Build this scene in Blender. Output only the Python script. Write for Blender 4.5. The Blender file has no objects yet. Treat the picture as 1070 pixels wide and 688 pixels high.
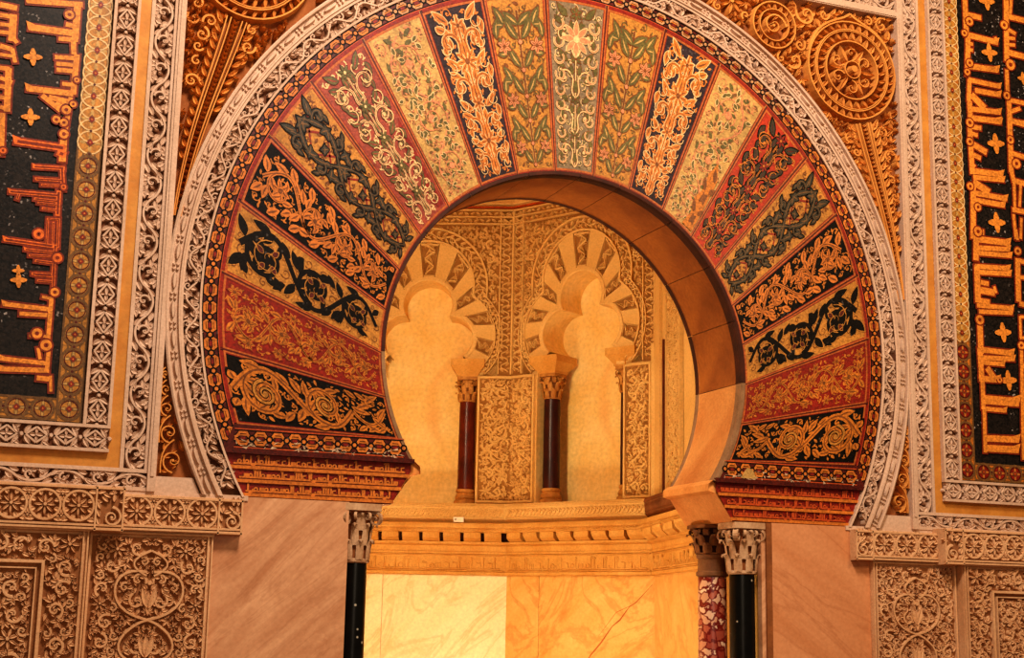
import bpy, math, random
import numpy as np
from mathutils import Vector, Matrix

C = bpy.context.scene.collection
PI = math.pi
ZC = 3.5            # centre of the big rings (m above floor)
ZO = 3.276          # centre of the horseshoe opening
R_OUT, R_MOS = 2.615, 2.40

# ------------------------------------------------------------------ materials
def lin(c):
    r = []
    for v in c:
        v = v / 255.0
        r.append(v / 12.92 if v <= 0.04045 else ((v + 0.055) / 1.055) ** 2.4)
    return (r[0], r[1], r[2], 1.0)

MATS = {}
def base_mat(name):
    m = bpy.data.materials.new(name); m.use_nodes = True
    nt = m.node_tree; bs = nt.nodes['Principled BSDF']
    tc = nt.nodes.new('ShaderNodeTexCoord')
    MATS[name] = m
    return m, nt, bs, tc

def link(nt, a, b): nt.links.new(a, b)

def noise(nt, tc, scale, detail=4.0, rough=.55, dist=0.0, vec=None):
    n = nt.nodes.new('ShaderNodeTexNoise')
    n.inputs['Scale'].default_value = scale; n.inputs['Detail'].default_value = detail
    n.inputs['Roughness'].default_value = rough; n.inputs['Distortion'].default_value = dist
    link(nt, vec if vec is not None else tc.outputs['Object'], n.inputs['Vector'])
    return n

def ramp(nt, fac, stops):
    r = nt.nodes.new('ShaderNodeValToRGB'); e = r.color_ramp.elements
    e[0].position, e[0].color = stops[0]; e[1].position, e[1].color = stops[-1]
    for p, c in stops[1:-1]:
        x = e.new(p); x.color = c
    link(nt, fac, r.inputs['Fac'])
    return r

def bump(nt, bs, h, strength, dist=.01):
    b = nt.nodes.new('ShaderNodeBump'); b.inputs['Strength'].default_value = strength
    b.inputs['Distance'].default_value = dist
    link(nt, h, b.inputs['Height']); link(nt, b.outputs['Normal'], bs.inputs['Normal'])

def mix(nt, fac, a, b, mode='MIX'):
    m = nt.nodes.new('ShaderNodeMix'); m.data_type = 'RGBA'; m.blend_type = mode
    if isinstance(fac, float): m.inputs[0].default_value = fac
    else: link(nt, fac, m.inputs[0])
    for s, v in ((6, a), (7, b)):
        if isinstance(v, tuple): m.inputs[s].default_value = v
        else: link(nt, v, m.inputs[s])
    return m.outputs[2]

def stone(name, c1, c2, scale=3.0, rough=.8, bmp=.25, fine=60.0, c3=None):
    """weathered stone or stucco: large stains, fine grain"""
    m, nt, bs, tc = base_mat(name)
    n = noise(nt, tc, scale, 6.0, .62)
    r = ramp(nt, n.outputs['Fac'], [(.32, lin(c1)), (.68, lin(c2))])
    f = noise(nt, tc, fine, 3.0, .6)
    fr = ramp(nt, f.outputs['Fac'], [(.25, (.80, .78, .76, 1)), (.7, (1.06, 1.05, 1.04, 1))])
    col = mix(nt, 1.0, r.outputs['Color'], fr.outputs['Color'], 'MULTIPLY')
    if c3:
        k = noise(nt, tc, scale * .45, 3.0, .5, 1.0)
        kr = ramp(nt, k.outputs['Fac'], [(.52, (0, 0, 0, 1)), (.72, (1, 1, 1, 1))])
        col = mix(nt, kr.outputs['Color'], col, lin(c3))
    link(nt, col, bs.inputs['Base Color'])
    bs.inputs['Roughness'].default_value = rough
    bs.inputs['Specular IOR Level'].default_value = .25
    bump(nt, bs, f.outputs['Fac'], bmp, .006)
    return m

def mosaic(name, col, var=.35, rough=.42, cell=85.0, spark=.0, spec=.25):
    """glass tesserae: every little cell has its own brightness and tilt"""
    m, nt, bs, tc = base_mat(name)
    v = nt.nodes.new('ShaderNodeTexVoronoi'); v.inputs['Scale'].default_value = cell
    link(nt, tc.outputs['Object'], v.inputs['Vector'])
    sep = nt.nodes.new('ShaderNodeSeparateColor'); link(nt, v.outputs['Color'], sep.inputs[0])
    lo, hi = 1.0 - var, 1.0 + var
    g = ramp(nt, sep.outputs[0], [(0, (lo, lo, lo, 1)), (1, (hi, hi * .98, hi * .95, 1))])
    n = noise(nt, tc, 2.6, 4.0, .6)
    g2 = ramp(nt, n.outputs['Fac'], [(.3, (.72, .70, .68, 1)), (.7, (1.12, 1.12, 1.12, 1))])
    c = mix(nt, 1.0, g.outputs['Color'], g2.outputs['Color'], 'MULTIPLY')
    c = mix(nt, 1.0, lin(col), c, 'MULTIPLY')
    if spark:
        s = ramp(nt, sep.outputs[1], [(.93, (0, 0, 0, 1)), (.97, (1, 1, 1, 1))])
        n2 = noise(nt, tc, 5.0, 2.0)
        s2 = ramp(nt, n2.outputs['Fac'], [(.5, (0, 0, 0, 1)), (.62, (spark, spark, spark, 1))])
        sp = mix(nt, 1.0, s.outputs['Color'], s2.outputs['Color'], 'MULTIPLY')
        c = mix(nt, sp, c, lin((190, 175, 165)))
    link(nt, c, bs.inputs['Base Color'])
    bs.inputs['Roughness'].default_value = rough
    bs.inputs['Specular IOR Level'].default_value = spec
    bump(nt, bs, sep.outputs[2], .25, .004)
    return m

def marble(name, c1, c2, vein, scale=1.2, ang=-.7, rough=.35, amount=.8):
    m, nt, bs, tc = base_mat(name)
    mp = nt.nodes.new('ShaderNodeMapping'); link(nt, tc.outputs['Object'], mp.inputs['Vector'])
    mp.vector_type = 'TEXTURE'
    mp.inputs['Rotation'].default_value = (0, ang, 0)
    mp.inputs['Scale'].default_value = (2.6, 1, .5)
    n = noise(nt, tc, scale * 1.6, 7.0, .62, .8, mp.outputs['Vector'])
    r = ramp(nt, n.outputs['Fac'], [(.3, lin(c1)), (.7, lin(c2))])
    v = noise(nt, tc, scale, 8.0, .55, 1.4, mp.outputs['Vector'])
    vr = ramp(nt, v.outputs['Fac'], [(.47, (0, 0, 0, 1)), (.5, (amount, amount, amount, 1)), (.53, (0, 0, 0, 1))])
    col = mix(nt, vr.outputs['Color'], r.outputs['Color'], lin(vein))
    f = noise(nt, tc, 40, 3, .6)
    fr = ramp(nt, f.outputs['Fac'], [(.3, (.9, .88, .86, 1)), (.7, (1.05, 1.05, 1.05, 1))])
    col = mix(nt, 1.0, col, fr.outputs['Color'], 'MULTIPLY')
    link(nt, col, bs.inputs['Base Color'])
    bs.inputs['Roughness'].default_value = rough
    bs.inputs['Specular IOR Level'].default_value = .3
    bump(nt, bs, f.outputs['Fac'], .06, .004)
    return m

def breccia(name):
    m, nt, bs, tc = base_mat(name)
    d = noise(nt, tc, 14, 3, .6)
    add = mix(nt, .045, tc.outputs['Object'], d.outputs['Color'], 'LINEAR_LIGHT')
    v = nt.nodes.new('ShaderNodeTexVoronoi'); v.inputs['Scale'].default_value = 17
    v.feature = 'DISTANCE_TO_EDGE'; link(nt, add, v.inputs['Vector'])
    v2 = nt.nodes.new('ShaderNodeTexVoronoi'); v2.inputs['Scale'].default_value = 17
    link(nt, add, v2.inputs['Vector'])
    sep = nt.nodes.new('ShaderNodeSeparateColor'); link(nt, v2.outputs['Color'], sep.inputs[0])
    st = ramp(nt, sep.outputs[0], [(.0, lin((150, 62, 45))), (.35, lin((176, 96, 70))), (.6, lin((205, 150, 112))), (1, lin((232, 200, 165)))])
    ed = ramp(nt, v.outputs['Distance'], [(.06, (0, 0, 0, 1)), (.12, (1, 1, 1, 1))])
    col = mix(nt, ed.outputs['Color'], lin((112, 24, 16)), st.outputs['Color'])
    link(nt, col, bs.inputs['Base Color']); bs.inputs['Roughness'].default_value = .3
    return m

def dark_marble(name, c1, c2, fleck):
    m, nt, bs, tc = base_mat(name)
    n = noise(nt, tc, 6, 6, .6)
    r = ramp(nt, n.outputs['Fac'], [(.35, lin(c1)), (.75, lin(c2))])
    v = nt.nodes.new('ShaderNodeTexVoronoi'); v.inputs['Scale'].default_value = 14
    link(nt, tc.outputs['Object'], v.inputs['Vector'])
    k = ramp(nt, v.outputs['Distance'], [(.07, (1, 1, 1, 1)), (.13, (0, 0, 0, 1))])
    col = mix(nt, k.outputs['Color'], r.outputs['Color'], lin(fleck))
    link(nt, col, bs.inputs['Base Color']); bs.inputs['Roughness'].default_value = .3; bs.inputs['Specular IOR Level'].default_value = .2
    return m

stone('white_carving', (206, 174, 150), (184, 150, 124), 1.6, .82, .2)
stone('white_recess_shade', (120, 78, 54), (88, 52, 34), 4, .95, .3)  # ground behind the white carving: shade of the hollows put into the colour
stone('gilt_plain', (200, 140, 64), (172, 108, 42), 5, .6, .25, 40)
stone('ochre_carving', (218, 152, 76), (192, 120, 52), 2.2, .78, .25)
stone('ochre_recess_shade', (158, 98, 54), (122, 66, 32), 4, .95, .3)  # ochre stone darkened: shade in the carved hollows is part of the colour
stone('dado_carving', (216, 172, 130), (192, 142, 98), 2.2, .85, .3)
stone('dado_recess_shade', (158, 108, 68), (126, 78, 46), 5, .95, .3)  # dado ground with the shade between the relief painted in
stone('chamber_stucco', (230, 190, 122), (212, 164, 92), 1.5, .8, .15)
stone('chamber_recess_shade', (176, 126, 66), (142, 94, 44), 5, .9, .2)  # stucco ground, its recess shade mixed into the colour
stone('niche_plaster', (246, 214, 146), (236, 188, 104), 2.2, .85, .2, 30, (222, 142, 72))
stone('cornice_gold', (222, 170, 92), (202, 142, 64), 4, .7, .25)
stone('corbel_gap_shade', (70, 34, 14), (50, 22, 10), 4, .95, .2)  # shade between corbels and in capital hollows, painted as dark stone
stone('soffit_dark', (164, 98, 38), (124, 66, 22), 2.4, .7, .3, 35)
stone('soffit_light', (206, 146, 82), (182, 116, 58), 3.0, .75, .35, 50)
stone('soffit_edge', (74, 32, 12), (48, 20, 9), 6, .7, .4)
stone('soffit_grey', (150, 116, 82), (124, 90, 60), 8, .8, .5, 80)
stone('impost_stone', (222, 158, 88), (196, 122, 56), 3, .72, .25)
stone('plain_wall', (206, 168, 128), (176, 132, 92), 1.4, .85, .2)
stone('brown_edge', (150, 92, 48), (112, 64, 30), 4, .8, .2)
stone('floor_stone', (150, 110, 76), (120, 86, 58), 1.0, .5, .1)
stone('chamber_wall', (228, 178, 96), (204, 146, 66), 1.5, .8, .15)
stone('capital_stone', (204, 168, 132), (158, 116, 80), 9, .8, .4)
stone('capital_brown', (150, 98, 54), (92, 54, 26), 9, .7, .4)
stone('capital_gold', (206, 148, 74), (160, 102, 44), 9, .6, .35)
stone('necking_brown', (140, 96, 60), (102, 66, 38), 7, .6, .2)
stone('card_white', (240, 228, 205), (232, 216, 188), 2, .6, .05)
stone('card_ink', (120, 90, 60), (110, 80, 50), 2, .8, .05)
marble('marble_pink', (212, 162, 122), (172, 116, 78), (140, 82, 46), 2.2, -.75, .42, .22)
marble('marble_honey', (206, 146, 102), (186, 122, 78), (150, 86, 48), 1.1, .55, .45, .3)
marble('marble_pale', (250, 234, 190), (240, 216, 160), (220, 160, 84), 1.3, -.85, .32, .35)
marble('marble_gold', (232, 190, 116), (214, 156, 80), (196, 116, 50), 1.2, -.75, .32, .45)
breccia('red_breccia')
dark_marble('black_marble', (9, 8, 6), (22, 20, 15), (170, 160, 140))
dark_marble('wine_marble', (70, 22, 14), (112, 42, 22), (120, 56, 32))
dark_marble('plum_marble', (44, 18, 18), (74, 34, 28), (80, 40, 34))

mosaic('tess_gold', (172, 116, 48), .3)
mosaic('tess_pale_gold', (178, 140, 80), .26)
mosaic('tess_old_gold', (176, 104, 34), .35)
mosaic('tess_black', (16, 10, 6), .55, .5, 85, .12, .12)
mosaic('tess_navy', (50, 38, 42), .35, .5, 85, .15, .15)
mosaic('tess_slate', (124, 104, 78), .28, .45)
mosaic('tess_red', (126, 28, 13), .3)
mosaic('tess_bright_red', (160, 44, 18), .25)
mosaic('tess_rose', (142, 62, 44), .3, .45)
mosaic('tess_dark_red', (78, 20, 10), .4)
mosaic('tess_line_red', (176, 74, 30), .25)
mosaic('tess_orange', (190, 110, 42), .25)
mosaic('tess_frame', (166, 88, 38), .25)
mosaic('tess_faded', (172, 124, 84), .3, .5)
stone('vein_stain', (186, 104, 46), (166, 84, 34), 9, .5, .05)
mosaic('tess_cream', (214, 176, 122), .2)
mosaic('tess_green', (92, 82, 40), .3)
mosaic('tess_grey_green', (52, 46, 32), .35)
mosaic('tess_brown', (112, 62, 24), .3)
mosaic('tess_pink', (196, 124, 84), .25)
mosaic('tess_letter_gold', (212, 132, 50), .3)
mosaic('tess_letter_red', (214, 104, 36), .28)
mosaic('tess_letter_edge', (120, 40, 14), .3)
mosaic('tess_panel_black', (28, 21, 17), .8, .45, 75, .6, .2)
mosaic('tess_bronze', (110, 76, 40), .25)
mosaic('tess_wear', (190, 160, 130), .3, .8)

# ------------------------------------------------------------------ mesh builder
class MB:
    def __init__(s):
        s.v = []; s.f = []; s.m = []; s.mats = []; s.n = 0
    def mi(s, name):
        if name not in s.mats: s.mats.append(name)
        return s.mats.index(name)
    def add(s, verts, faces, mat):
        b = s.n; k = s.mi(mat)
        verts = np.asarray(verts, float).reshape(-1, 3)
        s.v.append(verts); s.n += len(verts)
        for f in faces:
            s.f.append([i + b for i in f]); s.m.append(k)
    def grid(s, rows, mat, closed=False, flip=False):
        """rows: list of equally long point lists"""
        R = [np.asarray(r, float) for r in rows]; n = len(R[0]); F = []
        for i in range(len(R) - 1):
            for j in range(n if closed else n - 1):
                a, b = i * n + j, i * n + (j + 1) % n
                q = [a, b, b + n, a + n]
                F.append(q[::-1] if flip else q)
        s.add(np.vstack(R), F, mat)
    def box(s, lo, hi, mat, M=None):
        (x0, y0, z0), (x1, y1, z1) = lo, hi
        P = np.array([(x, y, z) for x in (x0, x1) for y in (y0, y1) for z in (z0, z1)], float)
        if M is not None: P = M(P[:, 0], P[:, 2], -P[:, 1])
        s.add(P, [(0, 1, 3, 2), (4, 6, 7, 5), (0, 4, 5, 1), (2, 3, 7, 6), (0, 2, 6, 4), (1, 5, 7, 3)], mat)
    def build(s, name, parent=None, loc=None, smooth=False, label=None, cat=None, group=None, kind=None, rot=None):
        me = bpy.data.meshes.new(name)
        V = np.vstack(s.v) if s.v else np.zeros((0, 3))
        if loc is None: loc = (0, 0, 0)
        V = V - np.array(loc)
        me.from_pydata(V.tolist(), [], s.f)
        for n in s.mats: me.materials.append(MATS[n])
        me.polygons.foreach_set('material_index', s.m)
        if smooth: me.polygons.foreach_set('use_smooth', [True] * len(me.polygons))
        me.update()
        o = bpy.data.objects.new(name, me); C.objects.link(o)
        if parent is not None:
            o.parent = parent
            o.location = Vector(loc) - Vector(parent.get('_base', (0, 0, 0)))
        else:
            o.location = loc
        o['_base'] = tuple(float(v) for v in loc)
        tag(o, label, cat, group, kind)
        return o

def tag(o, label=None, cat=None, group=None, kind=None):
    if label: o['label'] = label
    if cat: o['category'] = cat
    if group: o['group'] = group
    if kind: o['kind'] = kind
    return o

def thing(name, label, cat, loc, group=None, rotz=0.0, local=False):
    """Empty at the thing's base; with local=True its parts are modelled in its own frame"""
    o = bpy.data.objects.new(name, None); C.objects.link(o)
    o.location = loc; o.rotation_euler = (0, 0, rotz); o.empty_display_size = .1
    o['_base'] = (0.0, 0.0, 0.0) if local else tuple(float(v) for v in loc)
    return tag(o, label, cat, group, 'thing')

def clean_up():
    for o in bpy.data.objects:
        if '_base' in o: del o['_base']

# ------------------------------------------------------------------ pattern tools (all work in a 2-D pattern space u,v)
def arr(p): return np.asarray(p, float)

def arc(cx, cy, r, a0, a1, n=12):
    t = np.linspace(a0, a1, n); return np.stack([cx + r * np.cos(t), cy + r * np.sin(t)], 1)

def spiral(cx, cy, r0, r1, a0, turns, n=None):
    n = n or max(8, int(abs(turns) * 18))
    k = np.linspace(0, 1, n); r = r0 + (r1 - r0) * k ** .8; t = a0 + turns * 2 * PI * k
    return np.stack([cx + r * np.cos(t), cy + r * np.sin(t)], 1)

def bez(p0, p1, p2, p3, n=10):
    t = np.linspace(0, 1, n)[:, None]
    return (1 - t) ** 3 * arr(p0) + 3 * (1 - t) ** 2 * t * arr(p1) + 3 * (1 - t) * t * t * arr(p2) + t ** 3 * arr(p3)

def normals(p):
    d = np.gradient(p, axis=0); L = np.hypot(d[:, 0], d[:, 1])[:, None]; L[L < 1e-9] = 1
    d = d / L; return np.stack([-d[:, 1], d[:, 0]], 1)

LEAF_T = arr([0, .12, .3, .5, .7, .88, 1]); LEAF_W = arr([.12, .55, .95, 1, .78, .38, 0])
def leaf_shape(x, y, a, L, W, bend=0.0):
    k = LEAF_T * L; b = bend * LEAF_T ** 2 * L
    ca, sa = math.cos(a), math.sin(a)
    def tr(px, py): return np.stack([x + ca * px - sa * py, y + sa * px + ca * py], 1)
    up = tr(k, b + LEAF_W * W * .5); dn = tr(k, b - LEAF_W * W * .5); mid = tr(k, b)
    return up, mid, dn

NJ = [0]
def jit():
    NJ[0] += 7; return (NJ[0] % 41) / 41.0

class Draw:
    """puts strokes, leaves and discs on a surface given by M(u,v,h)->xyz"""
    def __init__(s, mb, M): s.mb = mb; s.M = M
    def pts(s, p, h):
        p = arr(p); return s.M(p[:, 0], p[:, 1], np.full(len(p), h) if np.isscalar(h) else h)
    def flat(s, p, w, mat, h):
        p = arr(p); n = normals(p); w = (np.full(len(p), w) if np.isscalar(w) else arr(w))[:, None] * .5
        s.mb.grid([s.pts(p + n * w, h), s.pts(p - n * w, h)], mat)
    def rib(s, p, w, mat, h0, h1, top=.5):
        p = arr(p); n = normals(p); w = (np.full(len(p), w) if np.isscalar(w) else arr(w))[:, None] * .5
        s.mb.grid([s.pts(p + n * w, h0), s.pts(p + n * w * top, h1), s.pts(p - n * w * top, h1), s.pts(p - n * w, h0)], mat)
    def poly(s, p, mat, h):
        s.mb.add(s.pts(p, h), [list(range(len(p)))], mat)
    def block(s, p, mat, h0, h1, inset=.0):
        p = arr(p); c = p.mean(0); q = c + (p - c) * (1 - inset); n = len(p)
        V = np.vstack([s.pts(p, h0), s.pts(q, h1)])
        s.mb.add(V, [list(range(n, 2 * n))] + [(i, (i + 1) % n, n + (i + 1) % n, n + i) for i in range(n)], mat)
    def leaf(s, x, y, a, L, W, mat, h0, h1=None, bend=0.0):
        up, mid, dn = leaf_shape(x, y, a, L, W, bend)
        if h1 is None:
            s.mb.grid([s.pts(up, h0), s.pts(dn, h0)], mat)
        else:
            hm = h1 - (h1 - h0) * .25
            s.mb.grid([s.pts(up, h0), s.pts(mid + (up - mid) * .62, h1), s.pts(mid, hm), s.pts(mid + (dn - mid) * .62, h1), s.pts(dn, h0)], mat)
    def disc(s, x, y, r, mat, h0, h1=None, n=10):
        c = arc(x, y, r, 0, 2 * PI, n + 1)[:-1]
        if h1 is None: s.poly(c, mat, h0)
        else: s.block(c, mat, h0, h1, .45)
    def ring(s, x, y, r, w, mat, h0, h1=None, n=20, a0=0, a1=2 * PI):
        p = arc(x, y, r, a0, a1, n)
        if h1 is None: s.flat(p, w, mat, h0)
        else: s.rib(p, w, mat, h0, h1)

class Style:
    """how the primitives of an ornament are drawn: flat mosaic layers or carved relief"""
    def __init__(s, d, mat, edge=None, ew=.0, h=.001, relief=None, detail=None, leafmat=None):
        s.d, s.mat, s.edge, s.ew, s.h, s.relief, s.detail = d, mat, edge, ew, h, relief, detail
        s.leafmat = leafmat or mat; s.vmax = None
    def top(s): return s.relief[1] - .14 * jit() * (s.relief[1] - s.relief[0])
    def stroke(s, p, w, mat=None):
        mat = mat or s.mat
        if s.relief: s.d.rib(p, w, mat, s.relief[0], s.top()); return
        j = .0009 * jit()
        if s.edge: s.d.flat(p, np.asarray(w) + s.ew * 2, s.edge, s.h + j * .9)
        s.d.flat(p, w, mat, s.h + .001 + j)
        if s.detail: s.d.flat(p, np.asarray(w) * .22, s.detail, s.h + .00202 + j)
    def leaf(s, x, y, a, L, W, mat=None, bend=0.0):
        mat = mat or s.leafmat
        if s.vmax:
            if abs(y) > s.vmax or not .25 < x < 5.62: return
            while L > .12 and not .22 < x + math.cos(a) * L < 5.66: L *= .7
            for _ in range(3):
                if abs(y + math.sin(a) * L + math.cos(a) * bend * L) <= s.vmax: break
                L *= .72
            else: return
        if s.relief: s.d.leaf(x, y, a, L, W, mat, s.relief[0], s.top(), bend); return
        j = .0009 * jit()
        if s.edge: s.d.leaf(x - math.cos(a) * s.ew, y - math.sin(a) * s.ew, a, L + s.ew * 3, W + s.ew * 2, s.edge, s.h + j * .9, None, bend)
        s.d.leaf(x, y, a, L, W, mat, s.h + .001 + j, None, bend)
        if s.detail:
            s.d.leaf(x + math.cos(a) * L * .1, y + math.sin(a) * L * .1, a, L * .7, W * .22, s.detail, s.h + .00202 + j, None, bend)
    def disc(s, x, y, r, mat=None):
        mat = mat or s.mat
        if s.relief: s.d.disc(x, y, r, mat, s.relief[0], s.top()); return
        j = .0009 * jit()
        if s.edge: s.d.disc(x, y, r + s.ew, s.edge, s.h + j * .9)
        s.d.disc(x, y, r, mat, s.h + .001 + j)
    def rosette(s, x, y, r, n=6, mat=None, eye=None, a0=0.0):
        for k in range(n):
            a = a0 + 2 * PI * k / n
            s.leaf(x + math.cos(a) * r * .18, y + math.sin(a) * r * .18, a, r * .85, r * 1.9 / n * 1.35, mat)
        if s.relief: s.d.disc(x, y, r * .25, mat or s.mat, s.relief[0], s.relief[1] * 1.15)
        else: s.d.disc(x, y, r * .22, eye or s.detail or s.edge or s.mat, s.h + .003 + .0008 * jit())
    def curl(s, x, y, r, a0, turns, w, leaves=0, L=.3, W=.14, bud=True, side=1):
        """spiral tendril with leaves along its back"""
        p = spiral(x, y, r, r * .16, a0, turns)
        n = len(p); s.stroke(p, np.linspace(w, w * .45, n))
        t = np.gradient(p, axis=0); sg = 1 if turns > 0 else -1
        for k in range(leaves):
            i = int((k + .4) / leaves * n * .78); a = math.atan2(t[i, 1], t[i, 0])
            out = -sg * (.75 if k % 2 == 0 else -.8)
            f = 1 - .5 * i / n
            s.leaf(p[i, 0], p[i, 1], a + out, L * f, W * f, None, .25 * sg)
        if bud: s.disc(x, y, r * .2)
        return p

def rinceau(st, L, n, R, w, leaves=5, leafL=.4, leafW=.18, turns=1.35, x0=0.0, flower=None, side=1, gap=True):
    """scrolling stem that throws a leafy spiral into every hollow"""
    step = L / n
    xs = np.linspace(x0, x0 + L, n * 14 + 1)
    ph = (xs - x0 - step * .5) / step * PI
    stem = np.stack([xs, -side * R * np.cos(ph)], 1)
    st.stroke(stem, w)
    for i in range(n):
        sg = side * (1 if i % 2 == 0 else -1); cx = x0 + step * (i + .5)
        st.curl(cx + step * .04, 0.0 + sg * R * .02, R, -sg * PI / 2, sg * turns, w, leaves, leafL, leafW)
        if flower: st.rosette(cx + step * .04, 0, R * flower, 6)
        if gap:
            gx = x0 + step * (i + 1)
            for q in (-1, 1):
                st.leaf(gx - .05 * step, q * R * .35, q * 1.2, leafL * .9, leafW, None, -.2 * q)
                st.leaf(gx + .12 * step, q * R * .62, q * .5, leafL * .8, leafW * .9, None, .2 * q)

def pack(inside, box, radii, seed, tries=2500, gap=.9):
    rnd = random.Random(seed); P = np.zeros((0, 3)); x0, y0, x1, y1 = box
    for r in radii:
        for _ in range(tries):
            x, y = rnd.uniform(x0, x1), rnd.uniform(y0, y1)
            if len(P) and (np.hypot(P[:, 0] - x, P[:, 1] - y) < (P[:, 2] + r) * gap).any(): continue
            if not inside(x, y, r): continue
            P = np.vstack([P, [x, y, r]])
    return P

def arabesque(st, P, seed, big, w, mirror=None, roses=.1, fat=1.0):
    """fills packed circles with spirals, rosettes and leaves; mirror = axis u about which all is repeated"""
    rnd = random.Random(seed)
    for x, y, r in P:
        sides = [1] if mirror is None else [1, -1]
        a0 = rnd.uniform(0, 2 * PI); tn = rnd.choice((-1, 1)) * rnd.uniform(1.0, 1.35); kind = rnd.random()
        for sg in sides:
            X = x if sg == 1 else 2 * mirror - x
            A = a0 if sg == 1 else PI - a0
            if r >= big:
                if kind > roses:
                    st.curl(X, y, r * .86, A, tn * sg, w * (.7 + .3 * r / big), 8, r * .62, r * .46 * fat)
                    for b in (0, 1.6, 3.2, 4.8):
                        st.leaf(X + math.cos(A + b) * r * .8, y + math.sin(A + b) * r * .8, A + b - sg * .9, r * .75, r * .4 * fat)
                else:
                    st.rosette(X, y, r * .98, 7, None, None, A)
            else:
                for k in range(3):
                    b = A + sg * (k - 1) * .85
                    st.leaf(X - math.cos(A) * r * .8, y - math.sin(A) * r * .8, b, r * 2.0, r * .95 * fat, None, .12 * (k - 1) * sg)

def sprinkle(st, seed, radii=(.2, .13, .08), w=.035, leaves=True, tries=350, x0=.35, x1=5.6, vm=.82):
    """small tendrils and leaves that fill the ground between the main scrolls of a wedge"""
    st.vmax = .89; rnd = random.Random(seed)
    P = pack(lambda x, y, r: abs(y) + r < vm + .04, (x0, -vm, x1, vm), radii, seed, tries, .92)
    for x, y, r in P:
        a = rnd.uniform(0, 6.3)
        if r > .1: st.curl(x, y, r * .9, a, rnd.choice((-1, 1)) * 1.2, w, 4 if leaves else 0, r * .8, r * .4, leaves)
        else:
            st.leaf(x - math.cos(a) * r, y - math.sin(a) * r, a, r * 2.1, r * 1.0)

# kufic-like line of relief letters along u, baseline v0, letter height hgt
def script_line(st, u0, u1, v0, hgt, w, seed, mat=None):
    rnd = random.Random(seed); u = u0
    st.stroke([(u0, v0), (u1, v0)], w * .9, mat)
    while u < u1 - hgt * .5:
        k = rnd.random()
        if k < .30:
            st.stroke([(u, v0), (u, v0 + hgt)], w, mat); st.stroke([(u - w * .2, v0 + hgt), (u + w * 1.2, v0 + hgt * .86)], w * .8, mat); u += hgt * .32
        elif k < .50:
            for q in range(3): st.stroke([(u + q * hgt * .2, v0), (u + q * hgt * .2, v0 + hgt * .48)], w * .85, mat)
            u += hgt * .72
        elif k < .72:
            st.stroke(arc(u + hgt * .22, v0 + hgt * .24, hgt * .2, 0, 2 * PI, 12), w * .8, mat); u += hgt * .58
        elif k < .86:
            st.stroke([(u, v0), (u + hgt * .5, v0 + hgt * .12), (u + hgt * .5, v0 + hgt * .5), (u + hgt * .1, v0 + hgt * .55)], w * .85, mat); u += hgt * .72
        else:
            st.stroke(bez((u, v0 + hgt * .3), (u + hgt * .1, v0 - hgt * .4), (u + hgt * .5, v0 - hgt * .3), (u + hgt * .55, v0 + hgt * .1), 8), w * .85, mat)
            st.stroke([(u + hgt * .62, v0), (u + hgt * .62, v0 + hgt * .95)], w, mat); u += hgt * .85

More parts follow.
